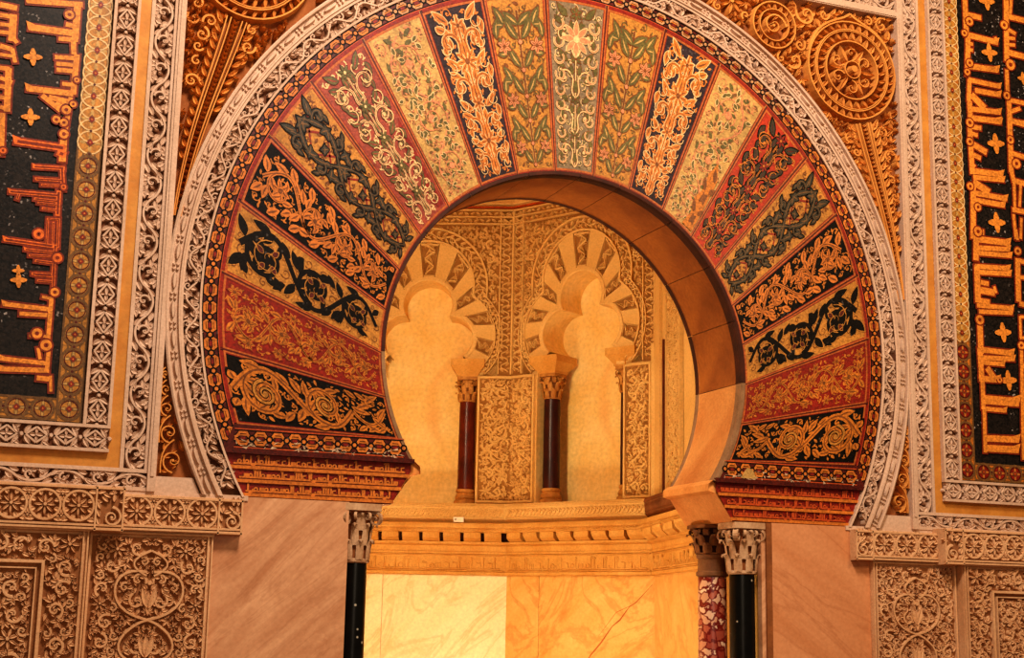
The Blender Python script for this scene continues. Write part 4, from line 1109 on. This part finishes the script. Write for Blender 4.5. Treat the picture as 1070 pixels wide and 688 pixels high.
def capital(name, parent, cx, cy, z0, z1, r0, r1, mat, recess, label=None, square=0.0):
    H = z1 - z0; mb = MB()
    lathe(mb, cx, cy, [(r0 * 1.0, z0), (r0 * 1.14, z0 + H * .02), (r0 * 1.14, z0 + H * .06), (r0 * .98, z0 + H * .08)], mat)
    lathe(mb, cx, cy, [(r0 * .98, z0 + H * .08), (r0 * .95, z0 + H * .5), (r0 * 1.15, z0 + H * .8), (r1 * .9, z0 + H * .88)], recess)
    for k in range(8):
        cap_leaf(mb, cx, cy, k * PI / 4, r0 * 1.16, z0 + H * .06, H * .36, r0 * .62, r0 * .34, mat)
        cap_leaf(mb, cx, cy, k * PI / 4 + PI / 8, r0 * 1.16, z0 + H * .3, H * .4, r0 * .62, r0 * .46, mat)
    for k in range(4):
        cap_leaf(mb, cx, cy, k * PI / 2, r0 * 1.2, z0 + H * .55, H * .32, r0 * .8, r0 * .34, mat)
        for q in (-.35, .35): volute(mb, cx, cy, k * PI / 2 + q, r1 * .86, z0 + H * .78, H * .09, r0 * .12, mat)
    o = mb.build(name, parent, (cx, cy, z0), label=label)
    for k in range(4):
        a = k * PI / 2 + PI / 4; m2 = MB()
        volute(m2, cx, cy, a, r1 * .98, z0 + H * .74, H * .15, r0 * .2, mat)
        m2.build('volute', o, (cx + r1 * math.cos(a), cy + r1 * math.sin(a), z0 + H * .74))
    # abacus with hollowed sides
    P = []; m2 = MB()
    for k in range(4):
        for t in (-.78, -.4, 0, .4, .78):
            a = k * PI / 2 + t; r = r1 * (1.0 + .28 * (abs(t) / .78) ** 2)
            P.append((cx + r * math.cos(a), cy + r * math.sin(a)))
    n = len(P)
    m2.grid([[(x, y, z0 + H * .88) for x, y in P], [(x, y, z1) for x, y in P]], mat, closed=True)
    m2.add([(x, y, z1) for x, y in P] + [(x, y, z0 + H * .88) for x, y in P], [tuple(range(n)), tuple(range(n, 2 * n))], mat)
    m2.build('abacus', o, (cx, cy, z0 + H * .88))
    return o

def column(label, cx, cy, r, z_base, z_neck, z_top, r_top, shaft_mat, cap_mat, cap_rec, base_mat_, neck=None, group=None, local=None, cat='column', name='column'):
    t = thing(name, label, cat, (cx, cy, z_base), group)
    if local is not None:
        t.location = local; t['_base'] = (cx, cy, z_base)
    mb = MB(); zb = z_base + (.24 if z_base == 0 else .12)
    lathe(mb, cx, cy, [(r * 1.0, zb), (r * 1.0, z_neck * .5 + zb * .5), (r * .97, z_neck)], shaft_mat)
    mb.build('shaft', t, (cx, cy, zb), smooth=True)
    mb = MB(); h = zb - z_base
    lathe(mb, cx, cy, [(r * 1.0, zb), (r * 1.1, zb - h * .05), (r * 1.1, zb - h * .15), (r * 1.03, zb - h * .22), (r * 1.03, zb - h * .3), (r * 1.2, zb - h * .38), (r * 1.3, zb - h * .5), (r * 1.2, zb - h * .6), (r * 1.38, zb - h * .66), (r * 1.42, zb - h * .85), (r * 1.42, z_base), (.001, z_base)], base_mat_)
    mb.build('base', t, (cx, cy, z_base), smooth=False)
    zc = z_neck
    if neck:
        mb = MB()
        lathe(mb, cx, cy, [(r * .97, z_neck - .01), (r * 1.1, z_neck), (r * 1.1, z_neck + .02), (r * 1.0, z_neck + .03), (r * .95, neck - .03), (r * 1.06, neck - .02), (r * 1.1, neck), (r, neck)], 'necking_brown')
        mb.build('necking', t, (cx, cy, z_neck), label='brown stone necking'); zc = neck
    capital('capital', t, cx, cy, zc, z_top, r, r_top, cap_mat, cap_rec)
    return t

column('black marble column with a drilled leaf capital beside the right marble slab', 1.315, .12, .086, 0, 1.965, 2.308, .128, 'black_marble', 'capital_stone', 'ochre_recess_shade', 'capital_stone')
column('red and white speckled marble column standing inside the right jamb', 1.275, .45, .101, 0, 1.965, 2.308, .14, 'red_breccia', 'capital_brown', 'corbel_gap_shade', 'capital_stone', 2.105)
column('black marble column with a pale drilled capital beside the left marble slab', -1.362, .12, .072, 0, 1.955, 2.308, .13, 'black_marble', 'capital_stone', 'ochre_recess_shade', 'capital_stone')

# ================================================================== NICHE CHAMBER
ABx, ABy = 1.0968, 3.84
ANG = {'A': 24.0, 'B': 60.0, 'C': 104.0}
def tvec(a): a = math.radians(a); return np.array([math.cos(a), -math.sin(a)])
AB = np.array([ABx, ABy]); BC = AB + 1.572 * tvec(60)
FACE = {'A': (AB - .785 * tvec(24), 24.0), 'B': (AB + .785 * tvec(60), 60.0), 'C': (BC + .785 * tvec(104), 104.0)}
HWF = .785
KC = {('A', -1): .4, ('A', 1): math.tan(math.radians(18)), ('B', -1): math.tan(math.radians(18)), ('B', 1): math.tan(math.radians(22)), ('C', -1): math.tan(math.radians(22)), ('C', 1): .0}
def face_local():     # u along the face, v up, h out of the wall towards the room
    return lambda u, v, h: np.stack([arr(u), -np.asarray(h) + 0 * arr(u), arr(v)], 1)
def face_world(k, dy=0.0):
    c, a = FACE[k]; t = tvec(a); n = np.array([math.sin(math.radians(a)), math.cos(math.radians(a))])
    def M(u, v, h):
        u, v = arr(u), arr(v); h = np.asarray(h) + 0 * u - dy
        return np.stack([c[0] + u * t[0] - h * n[0], c[1] + u * t[1] - h * n[1], v], 1)
    return M

# trefoil outlines as star-shaped curves seen from one point
OC = (0.0, 4.30)
def union_curve(circs, angs, clip=None):
    out = []
    for a in angs:
        dx, dz = math.sin(a), math.cos(a); best = .05
        for cx, cz, r in circs:
            ex, ez = OC[0] - cx, OC[1] - cz; b = ex * dx + ez * dz; c = ex * ex + ez * ez - r * r; D = b * b - c
            if D > 0: best = max(best, -b + math.sqrt(D))
        x, z = OC[0] + dx * best, OC[1] + dz * best
        if clip: x = max(-clip, min(clip, x))
        out.append((x, z))
    return arr(out)
TREF_IN = [(0, 4.50, .225), (-.215, 4.185, .205), (.215, 4.185, .205)]
TREF_FIL = [(0, 4.50, .262), (-.215, 4.185, .242), (.215, 4.185, .242)]
TREF_MID = [(0, 4.68, .415), (-.21, 4.21, .415), (.21, 4.21, .415)]
TREF_OUT = [(0, 4.68, .555), (-.2, 4.21, .50), (.2, 4.21, .50)]
AE = math.radians(130)

def trefoil_arch(k, label):
    c, a = FACE[k]
    t = thing('trefoil_arch', label, 'blind arch', (c[0], c[1], 2.66), 'trefoil arches of the niche', -math.radians(a), local=True)
    t['_base'] = (0.0, 0.0, 2.66)
    M = face_local(); angs = np.linspace(-AE, AE, 131)
    pi_, pf, pm, po = (union_curve(q, angs, cl) for q, cl in ((TREF_IN, None), (TREF_FIL, None), (TREF_MID, .655), (TREF_OUT, .70)))
    def P(p, h): return M(p[:, 0], p[:, 1], h)
    mb = MB(); mb.grid([P(pi_, .012), P(pi_, -.30)], 'niche_plaster')
    for q in (-1, 1):
        mb.add(M(arr([q * .375, q * .475, q * .475, q * .375]), arr([3.985] * 4), arr([.01, .01, -.3, -.3])), [(0, 1, 2, 3)], 'niche_plaster')
        mb.add(M(arr([q * .475] * 4), arr([3.985, 3.985, 2.655, 2.655]), arr([.01, -.3, -.3, .01])), [(0, 1, 2, 3)], 'niche_plaster')
    mb.add(M(arr([-.475, .475, .475, -.475]), arr([2.656] * 4), arr([.01, .01, -.3, -.3])), [(0, 1, 2, 3)], 'niche_plaster')
    mb.build('reveal', t, (0, 0, 2.66))
    mb = MB(); mb.add(M(arr([-.6, .6, .6, -.6]), arr([2.6, 2.6, 4.85, 4.85]), arr([-.30] * 4)), [(0, 1, 2, 3)], 'niche_plaster')
    mb.build('niche_back', t, (0, .30, 2.66), label='plain stained plaster back')
    mb = MB(); mb.grid([P(pi_, .012), P(pi_ + (pf - pi_) * .3, .02), P(pf, .02), P(pf, -.006)], 'chamber_stucco')
    mb.build('inner_fillet', t, (0, 0, 4))
    n = 19; step = 130 / n
    for j in range(n):
        i0, i1 = j * 130 / n, (j + 1) * 130 / n
        ii = np.linspace(i0, i1, 9)
        def lerp(p): return np.stack([np.interp(ii, np.arange(131), p[:, 0]), np.interp(ii, np.arange(131), p[:, 1])], 1)
        f, m = lerp(pf), lerp(pm); mb = MB()
        if j % 2 == 0:
            mb.grid([P(f, -.02), P(f, .014), P(m, .014), P(m, -.02)], 'chamber_stucco')
            for e in (0, -1): mb.add(np.vstack([P(f[[e]], -.02), P(f[[e]], .014), P(m[[e]], .014), P(m[[e]], -.02)]), [(0, 1, 2, 3)], 'chamber_stucco')
        else:
            mb.grid([P(f, -.012), P(m, -.012)], 'chamber_recess_shade')
            def Q(u, v, h, f=f, m=m):
                u, v = arr(u), arr(v); kk = np.clip((v + 1) / 2, 0, 1) * 8
                fx, fz = np.interp(kk, np.arange(9), f[:, 0]), np.interp(kk, np.arange(9), f[:, 1])
                mx, mz = np.interp(kk, np.arange(9), m[:, 0]), np.interp(kk, np.arange(9), m[:, 1])
                return M(fx + (mx - fx) * u, fz + (mz - fz) * u, h)
            d = Draw(mb, Q); st = Style(d, 'chamber_stucco', relief=(-.012, .014))
            d.rib([(0.04, -.9), (.96, -.9), (.96, .9), (.04, .9), (.04, -.9)], .07, 'chamber_stucco', -.012, .012, .8)
            rnd = random.Random(j)
            for q in range(4):
                u = .16 + q * .22; sg = 1 if q % 2 else -1
                st.stroke(bez((u - .06, sg * .6), (u + .02, sg * .1), (u + .06, -sg * .1), (u + .14, -sg * .6), 7), .09)
                st.leaf(u, sg * .5, -sg * 1.2, .7, .10); st.leaf(u + .05, -sg * .55, sg * 1.3, .55, .09); st.leaf(u + .1, 0, .3, .13, .35)
        cxz = (f.mean(0) + m.mean(0)) / 2
        mb.build('voussoir', t, (cxz[0], 0, cxz[1]), label='plain smooth voussoir' if j % 2 == 0 else 'leaf carved voussoir')
    # bordering band of running leaf scroll
    mb = MB(); mb.grid([P(pm, -.006), P(po, -.006)], 'chamber_recess_shade')
    for p, q, w in ((pm, po, .0), (po, pm, .0)):
        e = p + (q - p) * .13; mb.grid([P(p, -.01), P(p, .024), P(e, .024), P(e, -.01)], 'chamber_stucco')
    pc = (pm + po) / 2; d = Draw(mb, M); st = Style(d, 'chamber_stucco', relief=(-.006, .016)); nn = normals(pc)
    wid = np.hypot(*(po - pm).T)
    st.stroke(pc + nn * (np.sin(np.arange(131) * .9) * wid * .16)[:, None], .017)
    for q in range(1, 130):
        a2 = math.atan2(*(pc[q] - pc[q - 1])[::-1]); sg = 1 if q % 2 else -1
        b = pc[q] + nn[q] * sg * wid[q] * .05
        st.leaf(b[0], b[1], a2 + sg * 1.0, wid[q] * .4, .028, None, -.2 * sg)
        if q % 4 == 0: st.curl(pc[q, 0], pc[q, 1], wid[q] * .24, a2, sg * 1.0, .012, 0)
    mb.build('archivolt', t, (0, 0, 4), label='carved border following the lobes')
    # spandrel field up to the squared frame
    mb = MB(); ztop = 5.27; xe = .665
    R = []
    for (x, z) in po:
        dx, dz = x - OC[0], z - OC[1]; s = min(xe / max(abs(dx), 1e-6), (ztop - OC[1]) / dz if dz > 0 else 1e9, (OC[1] - 3.84) / -dz if dz < 0 else 1e9)
        R.append((OC[0] + dx * max(s, 1.0), OC[1] + dz * max(s, 1.0)))
    R = arr(R); mb.grid([P(po, -.006), P(R, -.006)], 'chamber_recess_shade')
    d = Draw(mb, M); st = Style(d, 'chamber_stucco', relief=(-.006, .016))
    for q in (-1, 1):
        mb.add(M(arr([q * .375, q * .785, q * .785, q * .375]), arr([3.84, 3.84, 3.99, 3.99]), -.006), [(0, 1, 2, 3)], 'chamber_stucco')
        mb.add(M(arr([q * .475, q * .785, q * .785, q * .475]), arr([2.655, 2.655, 3.85, 3.85]), -.006), [(0, 1, 2, 3)], 'chamber_stucco')
    def outside(x, z, r):
        if abs(x) + r > .655 or z + r > ztop - .01: return False
        for cx, cz, rr in TREF_OUT:
            if math.hypot(x - cx, z - cz) < rr + r * .85: return False
        return z - r > 4.25
    Pk = pack(outside, (0.01, 4.2, .66, 5.27), (.06, .046, .034, .024, .016, .011), 12, 700, .82)
    arabesque(st, Pk, 4, .03, .02, 0.0, .08, 1.1)
    # squared frame: two plain fillets with a carved band between
    for x0, x1 in ((-.785, -.655), (.655, .785)):
        slab(d, x0, x1, 3.84, 5.42, 'chamber_recess_shade', -.02, -.004)
        for v in (x0 + .008, x1 - .008): d.rib([(v, 3.85), (v, 5.4)], .018, 'chamber_stucco', -.01, .02, .6)
        xc = (x0 + x1) / 2
        for q in range(28):
            z = 3.87 + q * .054; sg = 1 if q % 2 else -1
            st.stroke(bez((xc - sg * .03, z), (xc - sg * .045, z + .03), (xc + sg * .045, z + .03), (xc + sg * .03, z + .054), 6), .016)
            st.leaf(xc + sg * .01, z + .01, PI / 2 - sg * .9, .05, .022); st.leaf(xc - sg * .02, z + .035, PI / 2 + sg * 1.3, .035, .02)
            st.disc(xc + sg * .04, z + .03, .008)
    slab(d, -.785, .785, 5.27, 5.42, 'chamber_recess_shade', -.02, -.004)
    for v in (5.278, 5.345, 5.41): d.rib([(-.785, v), (.785, v)], .018, 'chamber_stucco', -.01, .022, .6)
    for q in range(28):
        x = -.76 + q * .0555; sg = 1 if q % 2 else -1
        st.leaf(x, 5.31 - sg * .015, sg * .5, .055, .026); st.leaf(x + .02, 5.378 + sg * .012, -sg * .5, .05, .026); st.disc(x + .03, 5.312 + sg * .02, .008)
    slab(d, -.785, .785, 5.42, 6.3, 'chamber_stucco', -.02, .0)
    for v, m in ((5.435, 'tess_line_red'), (5.47, 'chamber_stucco'), (5.56, 'chamber_stucco')): d.rib([(-.785, v), (.785, v)], .022, m, -.002, .03, .6)
    mb.build('spandrel', t, (0, 0, 3.85), label='carved stucco field and squared frame round the arch')
    return t
trefoil_arch('A', 'blind trefoil arch on the back niche wall, partly hidden by the big arch')
trefoil_arch('B', 'blind trefoil arch on the right wall of the niche showing thick lobed reveals')

# little columns carrying the trefoil arches, with their impost blocks
def little_column(k, q, label, shaft, uu=.385, dd=.10):
    c, a = FACE[k]
    t = thing('small_column', label, 'small column', (0, 0, 0), 'little columns of the trefoil arches', -math.radians(a), local=True)
    M = face_world(k); x, y = M(arr([q * uu]), arr([0]), -dd)[0][:2]
    t.location = (x, y, 2.66); t['_base'] = (0.0, 0.0, 2.66)
    r = .076
    mb = MB(); lathe(mb, 0, 0, [(r, 2.80), (r * 1.0, 3.2), (r * .95, 3.60)], shaft, 24); mb.build('shaft', t, (0, 0, 2.8), smooth=True)
    mb = MB(); lathe(mb, 0, 0, [(r, 2.80), (r * 1.15, 2.795), (r * 1.15, 2.775), (r * 1.02, 2.765), (r * 1.25, 2.735), (r * 1.28, 2.72), (r * 1.15, 2.705), (r * 1.4, 2.695), (r * 1.4, 2.66), (.001, 2.66)], 'capital_gold', 24); mb.build('base', t, (0, 0, 2.66))
    capital('capital', t, 0, 0, 3.60, 3.83, r * .95, .098, 'capital_gold', 'ochre_recess_shade')
    mb = MB()
    rows = [(.10, 3.83), (.10, 3.85), (.155, 3.925), (.155, 3.987)]
    mb.grid([[(-w, -w - .0, z), (w, -w, z), (w, w, z), (-w, w, z)] for w, z in rows], 'cornice_gold', closed=True)
    for w, z in (rows[0], rows[-1]): mb.add([(-w, -w, z), (w, -w, z), (w, w, z), (-w, w, z)], [(0, 1, 2, 3)], 'cornice_gold')
    mb.build('impost', t, (0, 0, 3.83))
    return t
little_column('A', 1, 'small deep red column right of the left trefoil opening', 'wine_marble')
little_column('B', -1, 'small plum dark column at the left edge of the right trefoil opening', 'plum_marble')
little_column('B', 1, 'small dark column barely showing behind the right edge of the right trefoil opening', 'plum_marble', .435, .12)

# carved pillar panels between the arches
def pillar_panel(pieces, label, seed, z1=3.83):
    c = face_world(pieces[0][0])(arr([pieces[0][1]]), arr([2.66]), 0.0)[0]
    t = thing('pillar_carving', label, 'carved panel', tuple(c), 'carved stucco panels between the little columns')
    mb = MB(); z0 = 2.675
    for k, x0, x1, inner in pieces:
        M = face_world(k); d = Draw(mb, M); st = Style(d, 'chamber_stucco', relief=(0.0, .016))
        sheet(d, x0, x1, z0, z1, 'chamber_recess_shade', .001)
        for x in ((x0, x1) if inner is None else ((x0,) if inner == 1 else (x1,))): d.rib([(x, z0), (x, z1)], .03, 'chamber_stucco', -.01, .022, .6)
        for z in (z0 + .01, z1 - .01): d.rib([(x0, z), (x1, z)], .03, 'chamber_stucco', -.01, .022, .6)
        P = pack(lambda x, z, r: x - r > x0 + (.005 if inner == -1 else .02) and x + r < x1 - (.005 if inner == 1 else .02) and z - r > z0 + .025 and z + r < z1 - .025, (x0, z0, x1, z1), (.058, .044, .032, .022, .015, .011), seed, 900, .82)
        if inner == -1 or inner == 1:
            ax = x1 if inner == 1 else x0
        arabesque(st, P, seed, .028, .02, None, .06, 1.1)
        for q in range(12):
            z = z0 + .06 + q * .095; sg = 1 if q % 2 else -1; xc = (x0 + x1) / 2
            st.stroke(bez((xc - sg * (x1 - x0) * .3, z - .04), (xc, z - .05), (xc, z + .05), (xc + sg * (x1 - x0) * .3, z + .05), 8), .014)
    mb.build('carved_face', t, tuple(c))
pillar_panel([('A', .49, .785, 1), ('B', -.785, -.515, -1)], 'broad carved stucco panel filling the corner between the two front little columns', 41)
pillar_panel([('B', .475, .735, None)], 'narrow carved stucco panel right of the right trefoil opening', 52)
pillar_panel([('C', -.36, .1, None)], 'carved stucco strip seen edge on beside the right jamb', 60, 5.0)
mb = MB(); M = face_world('C'); mb.grid([M(arr([-.45, -.44, -.40, -.39]), arr([z] * 4), arr([0, .03, .03, 0])) for z in (2.67, 3.95)], 'wine_marble')
mb.build('trim_4', None, tuple(M(arr([-.42]), arr([2.67]), 0.0)[0]), kind='structure')
mb = MB(); d = Draw(mb, face_world('B')); slab(d, .745, .785, 2.66, 3.99, 'chamber_stucco', -.02, .014)
d = Draw(mb, face_world('C')); slab(d, -.785, -.60, 2.66, 5.0, 'chamber_stucco', -.02, .014)
mb.build('trim_3', None, tuple(face_world('B')(arr([.785]), arr([2.66]), 0.0)[0]), kind='structure')

# chamber shell behind everything
mb = MB()
pts = {}
def off(k, u, dy): return face_world(k)(arr([u]), arr([0]), -dy)[0][:2]
D0 = AB - 1.57 * tvec(24)
plan = [(-1.43, .62), (-1.75, 1.3), (-1.9, 2.6), (-1.5, 3.9), tuple(D0 + np.array([-.05, .0])), tuple(D0 + .05 * np.array([math.sin(.42), math.cos(.42)]))]
shell_in = [(-1.43, .62), (-1.75, 1.3), (-1.9, 2.6), (-1.4, 4.1), tuple(D0)]
mb.grid([[(x, y, 0) for x, y in shell_in], [(x, y, 6.3) for x, y in shell_in]], 'chamber_wall')
mb.build('wall_left', kind='structure')
for k, nm in (('A', 'wall_back'), ('B', 'wall_right'), ('C', 'wall_side')):
    mb = MB(); M = face_world(k); d = Draw(mb, M)
    sheet(d, -.785, .785, 0, 2.66, 'chamber_wall', -.012)
    if k == 'C': sheet(d, -.785, .785, 2.66, 6.3, 'chamber_stucco', -.013)
    else: sheet(d, -1.0, 1.0, 2.6, 6.3, 'chamber_wall', -.34)
    if k != 'C': sheet(d, -.785, -.475, 2.66, 3.9, 'chamber_stucco', -.014); sheet(d, .475, .785, 2.66, 3.9, 'chamber_stucco', -.014)
    mb.build(nm, kind='structure')
e = face_world('C')(arr([.785]), arr([0]), 0.0)[0]
mb = MB(); mb.grid([[(e[0], e[1], 0), (1.43, .62, 0)], [(e[0], e[1], 6.3), (1.43, .62, 6.3)]], 'chamber_wall'); mb.build('wall_return', kind='structure')
mb = MB(); mb.box((-2.6, .6, 6.3), (2.8, 5.0, 6.4), 'chamber_wall'); mb.build('ceiling', kind='structure')

# mouldings run along each face with mitred ends
def run(mb, k, prof, mat, u0=-HWF, u1=HWF, m0=True, m1=True, steps=1):
    M = face_world(k); rows = []
    for h, z in prof:
        a = u0 + (KC[(k, -1)] * h if m0 else 0); b = u1 - (KC[(k, 1)] * h if m1 else 0)
        rows.append(M(np.linspace(a, b, steps + 1), np.full(steps + 1, z), h))
    mb.grid(rows, mat)
    if not m0 or not m1:
        for e, ok in ((0, m0), (-1, m1)):
            if not ok: mb.add([r[e] for r in rows], [tuple(range(len(rows)))], mat)
WORD = {'A': 'back', 'B': 'right', 'C': 'side'}
for k in 'ABC':
    c = FACE[k][0]
    place = {'A': 'along the back wall, over the palest marble slab', 'B': 'along the right wall below the right trefoil arch', 'C': 'turning towards the right jamb'}[k]
    # string course
    t = thing('string_course', 'pale carved string course ' + place, 'ledge', (c[0], c[1], 2.49), 'carved ledges of the niche')
    mb = MB(); run(mb, k, [(-.01, 2.66), (.10, 2.66), (.112, 2.645), (.095, 2.52), (.06, 2.492), (-.01, 2.49)], 'chamber_stucco' if k != 'C' else 'brown_edge')  # face C in brown: the shade on its turned side is put into the colour
    M = face_world(k); d = Draw(mb, lambda u, v, h, M=M: M(u, v, np.asarray(h) + .095 + (arr(v) - 2.52) * .136)); st = Style(d, 'chamber_stucco' if k != 'C' else 'brown_edge', relief=(-.004, .012))
    n = 34
    for q in range(n):
        u = -HWF + .06 + q * (2 * HWF - .12) / n; st.leaf(u, 2.545, .75, .075, .028, None, .2); st.leaf(u + .02, 2.605, -.5, .05, .02)
    for z in (2.53, 2.632): d.rib([(-HWF + .04, z), (HWF - .04, z)], .012, 'chamber_stucco' if k != 'C' else 'brown_edge', -.004, .01)
    mb.build('carved_moulding', t, (c[0], c[1], 2.49))
    # cornice
    t = thing('chamber_cornice', 'gold corbelled cornice with a lettered band ' + place, 'cornice', (c[0], c[1], 2.02), 'gold cornices of the niche')
    mb = MB(); run(mb, k, [(-.01, 2.489), (.10, 2.489), (.14, 2.48), (.15, 2.455), (.15, 2.44), (.135, 2.43), (.135, 2.405), (.12, 2.40), (.0, 2.40)], 'cornice_gold')
    d = Draw(mb, lambda u, v, h, M=M: M(u, v, np.asarray(h) + .136)); st = Style(d, 'cornice_gold', relief=(0, .008))
    for q in range(44):
        u = -HWF + .08 + q * (2 * HWF - .16) / 44; st.leaf(u, 2.41, PI / 2 - .3, .026, .018); st.disc(u + .018, 2.422, .007)
    run(mb, k, [(.0, 2.40), (.03, 2.40), (.03, 2.325)], 'corbel_gap_shade')
    run(mb, k, [(.0, 2.325), (.075, 2.32), (.078, 2.30), (.04, 2.285), (.034, 2.235), (.045, 2.232), (.045, 2.215), (.028, 2.21), (.028, 2.062), (.042, 2.055), (.042, 2.03), (-.01, 2.02)], 'cornice_gold')
    mb.build('moulding', t, (c[0], c[1], 2.02))
    n = 8 if k != 'C' else 4
    for q in range(n):
        u = -HWF + .06 + (q + .5) * (2 * HWF - .10) / n; w = (2 * HWF - .10) / n * .41; mb = MB(); M2 = face_world(k)
        prof = [(.03, 2.40), (.122, 2.40), (.126, 2.385), (.112, 2.36), (.09, 2.34), (.07, 2.322), (.03, 2.322)] if q % 2 else [(.03, 2.40), (.118, 2.40), (.118, 2.352), (.09, 2.33), (.07, 2.322), (.03, 2.322)]
        rows = [M2(arr([u - w, u + w]), arr([z, z]), h) for h, z in prof]; mb.grid(rows, 'cornice_gold')
        for e in (0, 1): mb.add([r[e] for r in rows], [tuple(range(len(rows)))], 'cornice_gold')
        if k == 'C':   # big ribbed scroll corbels
            for b in range(5):
                uu = u - w + (b + .5) * 2 * w / 5; Mx = lambda s_, v, h, uu=uu: M2(uu + 0 * arr(s_) + h, v, arr(s_))
                Draw(mb, Mx).rib([(h + .01, z) for h, z in prof[1:-1]], .03, 'cornice_gold', -.012, .012)
        mb.build('corbel', t, tuple(M2(arr([u]), arr([2.36]), .03)[0]))
    mb = MB(); d = Draw(mb, lambda u, v, h, M=M: M(u, v, np.asarray(h) + .028))
    for z in (2.066, 2.205): d.rib([(-HWF + .03, z), (HWF - .03, z)], .012, 'cornice_gold', 0, .012)
    loc = tuple(face_world(k)(arr([0]), arr([2.06]), .028)[0]); ib = mb.build('inscription_band', t, loc, label='raised gold lettering in a narrow band')
    mb = MB(); d = Draw(mb, d.M); st = Style(d, 'cornice_gold', relief=(0, .01))
    script_line(st, -HWF + .05, HWF - .06, 2.082, .10, .016, 71 + ord(k))
    mb.build('lettering', ib, loc)

# marble lining under the cornice
def lining(k, u0, u1, mat, h, label, veins=()):
    mb = MB(); d = Draw(mb, face_world(k)); slab(d, u0, u1, 0, 2.03, mat, -.01, h)
    for p, w in veins: d.flat(p, w, 'vein_stain', h + .0008)
    mb.build('marble_lining', None, tuple(face_world(k)(arr([(u0 + u1) / 2]), arr([0]), 0.0)[0]), label=label, cat='marble panel', kind='thing', group='marble lining of the niche')
VEINS = [([(.76, 1.95), (.60, 1.805), (.53, 1.765), (.44, 1.66), (.36, 1.604), (.25, 1.47), (.14, 1.36), (.02, 1.18)], [.003, .009, .006, .014, .008, .015, .012, .003]), ([(.60, 1.80), (.40, 1.72), (.22, 1.52)], [.002, .006, .002])]
lining('A', -.785, -.33, 'marble_pale', .012, 'palest cream marble panel at the left of the niche, beside the left black column')
lining('A', -.327, .785, 'marble_pale', .012, 'wide cream marble panel with slanting veins under the back cornice')
lining('B', -.785, -.42, 'marble_gold', .012, 'narrow golden marble strip right of the niche back corner')
lining('B', -.416, .785, 'marble_gold', .010, 'wide golden marble panel with one long red brown vein on the right niche wall', VEINS)
lining('C', -.785, -.45, 'marble_gold', .012, 'narrow golden marble strip at the right wall corner of the niche')
lining('C', -.446, .785, 'marble_gold', .016, 'golden marble panel next to the red speckled column')

# small white card propped on the cornice
M = face_world('A'); p = M(arr([.345]), arr([2.49]), .125)[0]
t = thing('label_card', 'tiny white card propped on the cornice ledge under the string course', 'card', tuple(p))
mb = MB()
P = [M(arr([u]), arr([z]), h)[0] for u in (.298, .392) for z, h in ((2.4895, .128), (2.4895, .116), (2.534, .116), (2.534, .128))]
mb.add(P, [(0, 1, 2, 3), (4, 5, 6, 7), (0, 1, 5, 4), (1, 2, 6, 5), (2, 3, 7, 6), (3, 0, 4, 7)], 'card_white')
mb.build('card', t, tuple(p))
mb = MB(); d = Draw(mb, lambda u, v, h, M=M: M(u, v, np.asarray(h) + .1285)); d.flat([(.308, 2.516), (.33, 2.516)], .006, 'card_ink', 0); d.flat([(.308, 2.508), (.325, 2.508)], .004, 'card_ink', 0)
mb.build('faint_mark', t, tuple(p))

# ================================================================== LIGHT
def area(name, loc, target, size, power, col, shape='DISK', spread=PI):
    l = bpy.data.lights.new(name, 'AREA'); l.energy = power; l.color = col; l.shape = shape; l.size = size; l.spread = spread
    o = bpy.data.objects.new(name, l); C.objects.link(o); o.location = loc
    o.rotation_euler = (Vector(target) - Vector(loc)).to_track_quat('-Z', 'Y').to_euler(); return o
def point(name, loc, power, col, size=.12):
    l = bpy.data.lights.new(name, 'POINT'); l.energy = power; l.color = col; l.shadow_soft_size = size
    o = bpy.data.objects.new(name, l); C.objects.link(o); o.location = loc; return o
area('hall_light', (-1.5, -5.0, 9.0), (0, 0, 3.8), 1.8, 800, (1, .84, .70))
area('hall_lamp', (3.5, -5.5, 6.0), (1.5, 0, 3.0), 1.5, 170, (1, .72, .42))
area('hall_fill', (-3.0, -9.0, 3.0), (0, 0, 3.0), 3.0, 110, (1, .78, .56))
point('niche_lamp', (-.45, 1.9, .7), 125, (1, .87, .60), .25)
area('niche_fill', (-1.32, .95, 3.9), (.6, 3.4, 4.1), .5, 62, (1, .84, .54))  # unseen light added behind the front wall, lights the niche walls only
w = bpy.data.worlds.new('hall'); bpy.context.scene.world = w; w.use_nodes = True
bg = w.node_tree.nodes['Background']; bg.inputs['Color'].default_value = (1, .74, .54, 1); bg.inputs['Strength'].default_value = .13

# ================================================================== CAMERA
cam = bpy.data.cameras.new('camera'); co = bpy.data.objects.new('camera', cam); C.objects.link(co)
yaw, pitch, roll = math.radians(21.556), math.radians(11.158), math.radians(1.1564)
fwd = Vector((math.sin(yaw) * math.cos(pitch), math.cos(yaw) * math.cos(pitch), math.sin(pitch)))
right0 = Vector((math.cos(yaw), -math.sin(yaw), 0)); up0 = right0.cross(fwd)
right = right0 * math.cos(roll) + up0 * math.sin(roll); up = up0 * math.cos(roll) - right0 * math.sin(roll)
R3 = Matrix((right, up, -fwd)).transposed()
co.matrix_world = Matrix.Translation((-3.8408, -8.6538, 1.6286)) @ R3.to_4x4()
cam.sensor_width = 36; cam.lens = 1549.93 / 1070 * 36; cam.clip_end = 100
bpy.context.scene.camera = co
vs = bpy.context.scene.view_settings
vs.view_transform = 'Standard'; vs.look = 'Medium High Contrast'; vs.exposure = -0.05; vs.gamma = 1.0
clean_up()
